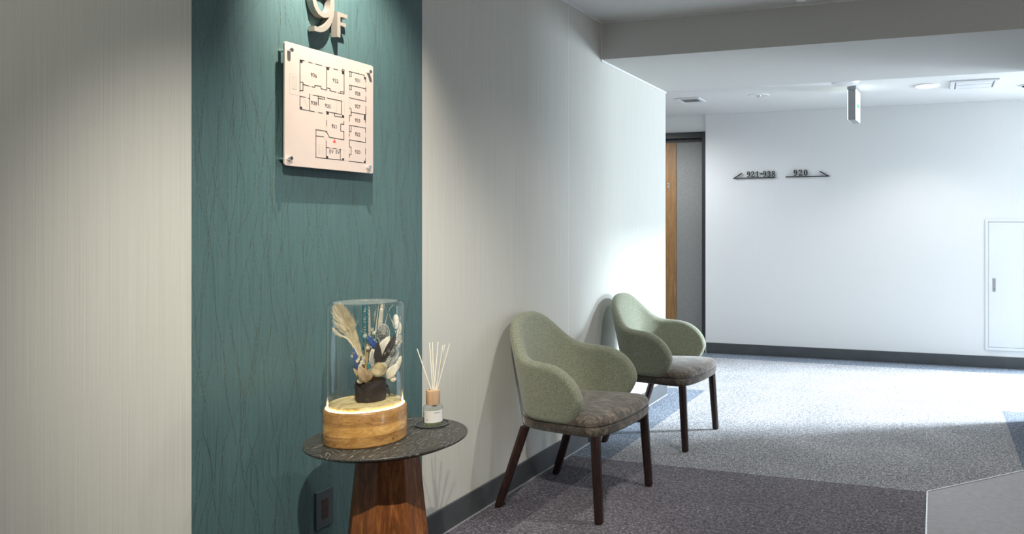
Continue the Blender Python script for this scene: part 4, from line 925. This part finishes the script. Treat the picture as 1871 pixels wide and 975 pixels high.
# cream pompon flower
def pompon(name, c, r, n, mat, pl, pw):
    cc = Vector(c); mb = MB()
    for k in range(n):
        ph = math.acos(1-2*(k+.5)/n); th = k*2.39996
        dr = (ua*(sin(ph)*cos(th))+Vector((0,0,sin(ph)*sin(th)))+da*cos(ph)).normalized()
        tg = dr.cross(Vector((.3,.2,.9))).normalized(); b2 = dr.cross(tg)
        p0 = cc+dr*r*.72; i = len(mb.v)
        mb.v += [tuple(p0-tg*pw), tuple(p0+tg*pw), tuple(cc+dr*(r+pl)+tg*pw*.6+b2*pw*.8), tuple(cc+dr*(r+pl)-tg*pw*.6+b2*pw*.8)]
        mb.f.append((i,i+1,i+2,i+3))
    mb.loft([[cc+ua*(r*.85*sin(q)*cos(2*pi*k/16))+Vector((0,0,r*.85*sin(q)*sin(2*pi*k/16)))+da*(r*.85*cos(q)) for k in range(16)] for q in [pi*(.02+.96*j/8) for j in range(9)]])
    return mb.build(name, mat, fa)
pompon('pompon_flower', FP(23,58,.034), .0195, 420, m_cream, .0025, .0022)
pompon('pompon_flower', FP(33,60,.022), .0130, 200, m_ivory, .0025, .002)
for c, r in ((FP(-6,74,.03),.006), (FP(-14,76,.024),.005), (FP(-20,90,.018),.004), (FP(56,104,.008),.006), (FP(62,110,.004),.005), (FP(64,112,.004),.004), (FP(56,92,.006),.005), (FP(5,98,.02),.005), (FP(-1,118,.0),.004), (FP(7,114,.01),.004), (FP(61,98,.004),.0045), (FP(-9,68,.034),.005), (FP(-4,80,.028),.004), (FP(64,104,.0),.006), (FP(52,110,.002),.005), (FP(58,116,-.004),.004), (FP(16,122,-.01),.005), (FP(12,128,-.012),.004), (FP(-24,84,.016),.003)):
    pompon('small_flower', c, r, 40, m_ivory, .002, .0018)
for c, r in ((FP(-10,40,.034),.0085), (FP(50,38,.028),.009)):
    ball('round_petal', c, r, r*.9, m_ivory)
# fallen petals on the platform
for k in range(7):
    a = random.choice([(-34,8),(-30,10),(48,6),(52,9),(56,6),(-26,6),(44,10)]); q = FP(a[0]+random.uniform(-3,3), 1.2, -.04+random.uniform(-.01,.01))
    fleaf('fallen_petal', q, tuple(Vector(q)+ua*.008+da*random.uniform(-.004,.004)), .0025, m_cream, .002, face=Vector((0,0,1)))

# ---------------------------------------------------------------- reed diffuser on a coaster
BX, BY = .371, 1.983
ub = Vector((.798,.603,0)); db = Vector((.603,-.798,0))
co = empty('coaster', (.366,1.986,TZ), 'thin black ring-edged coaster under the scent bottle', 'coaster')
MB().lathe([(.049,.0002),(.051,.002),(.051,.005),(.0495,.0058),(.048,.005),(.0475,.0032),(.02,.003)], seg=64).build('plate', plain('dark_slate', (.045,.048,.05), .4), co, auto=30)
MB().lathe([(.0492,.0056),(.0505,.0062),(.0512,.0056),(.0505,.005),(.0492,.0056)], seg=64, cap=False).build('rim', plain('worn_rim', (.28,.29,.29), .3, .6), co)
rd = empty('reed_diffuser', (BX,BY,TZ+.0034), 'clear scent bottle with beech collar and white reeds on the side table', 'diffuser')
gp = [(.027,.0),(.0295,.003),(.0297,.050),(.0285,.057),(.023,.062),(.0185,.064),(.0185,.068)]
disc('glass_bottle', gp, (0,0,0), M['bottle_glass'], rd, seg=48)
disc('scented_oil', [(.025,.003),(.0278,.006),(.028,.038),(.02,.038)], (0,0,0), M['liquid'], rd, seg=48)
disc('beech_collar', [(.0205,.0635),(.0212,.0650),(.0212,.1070),(.0200,.1085),(.0125,.1085),(.0120,.1000),(.003,.099)], (0,0,0), M['pale_wood'], rd, seg=48)
va = math.atan2(db.y, db.x)
mb = MB(); R_ = .0302
mb.loft([[(R_*cos(va-1.0+2.2*k/24), R_*sin(va-1.0+2.2*k/24), z) for k in range(25)] for z in (.011,.048)], close=False, cap=False)
lab = mb.build('paper_label', plain('label_paper', (.76,.76,.74), .6, vary=.02), rd)
mb = MB()   # a row of tiny printed capitals and a rule
def lbl(a, b, c, d2):
    i = len(mb.v); r9 = R_+.0002
    mb.v += [(r9*cos(va+x/R_), r9*sin(va+x/R_), z) for x, z in ((a,b),(c,b),(c,d2),(a,d2))]; mb.f.append((i,i+1,i+2,i+3))
x = .004
for wch in (.0014,.0012,.0012,.0004,.0014,.0012,.0013,.0012,.0014,.0012):
    lbl(x,.0395,x+wch*.35,.0422); lbl(x+wch*.65,.0395,x+wch,.0422); lbl(x,.0418,x+wch,.0422); x += wch+.0007
mb.build('label_print', M['print'], lab); mb = MB(); lbl(.003,.0368,.024,.0371); lbl(-.018,.018,-.0165,.0225); lbl(.006,.030,.020,.0304); lbl(.006,.028,.017,.0284)
mb.build('label_print', M['print'], lab)
def RP(u, v, d_=0): return tuple(ub*((u-790)*.001616) + db*d_ + Vector((0,0,(775.5-v)*.001715)))
for (u, v, r, d_, bu, bd) in ((761.4,636,.0014,.01,789,.004),(783.6,627.5,.0014,-.01,790,-.004),(789.3,628.5,.0013,-.03,791,-.006),(788.9,637,.0026,.035,793,.006),(799.5,627.5,.0014,-.02,792,-.005),(808,632.5,.0014,.005,795,.002),(811.8,633.5,.0013,-.02,794,-.006),(820.3,629.5,.0014,.012,796,.005)):
    top = Vector(RP(u,v,d_)); bt = Vector(RP(bu,718,bd)); bt = bt + (bt-top)*.55/ (top-bt).length*.07 if False else bt
    low = bt + (bt-top).normalized()*.045
    MB().tube([low, top], r, 8).build('reed', plain('white_reed', (.90,.88,.80), .7) if (u,v) == (761.4,636) else bpy.data.materials['white_reed'], rd, smooth=False)

# ---------------------------------------------------------------- picture-light downlights above the left wall (out of frame), and the added corridor fill
def downlight(x, y, z, label, tgt, power, col, ang, blend, rad):
    e = empty('recessed_spotlight', (x,y,z), label, 'light', group='recessed ceiling spotlights')
    disc('trim_ring', [(.034,-.001),(.037,-.005),(.048,-.003),(.048,0),(.034,0)], (0,0,0), M['white'], e, cap=False)
    spot('spot_light', (x,y,z-.012), tgt, power, col, ang, blend, rad)
for a in LAMPS: downlight(*a)
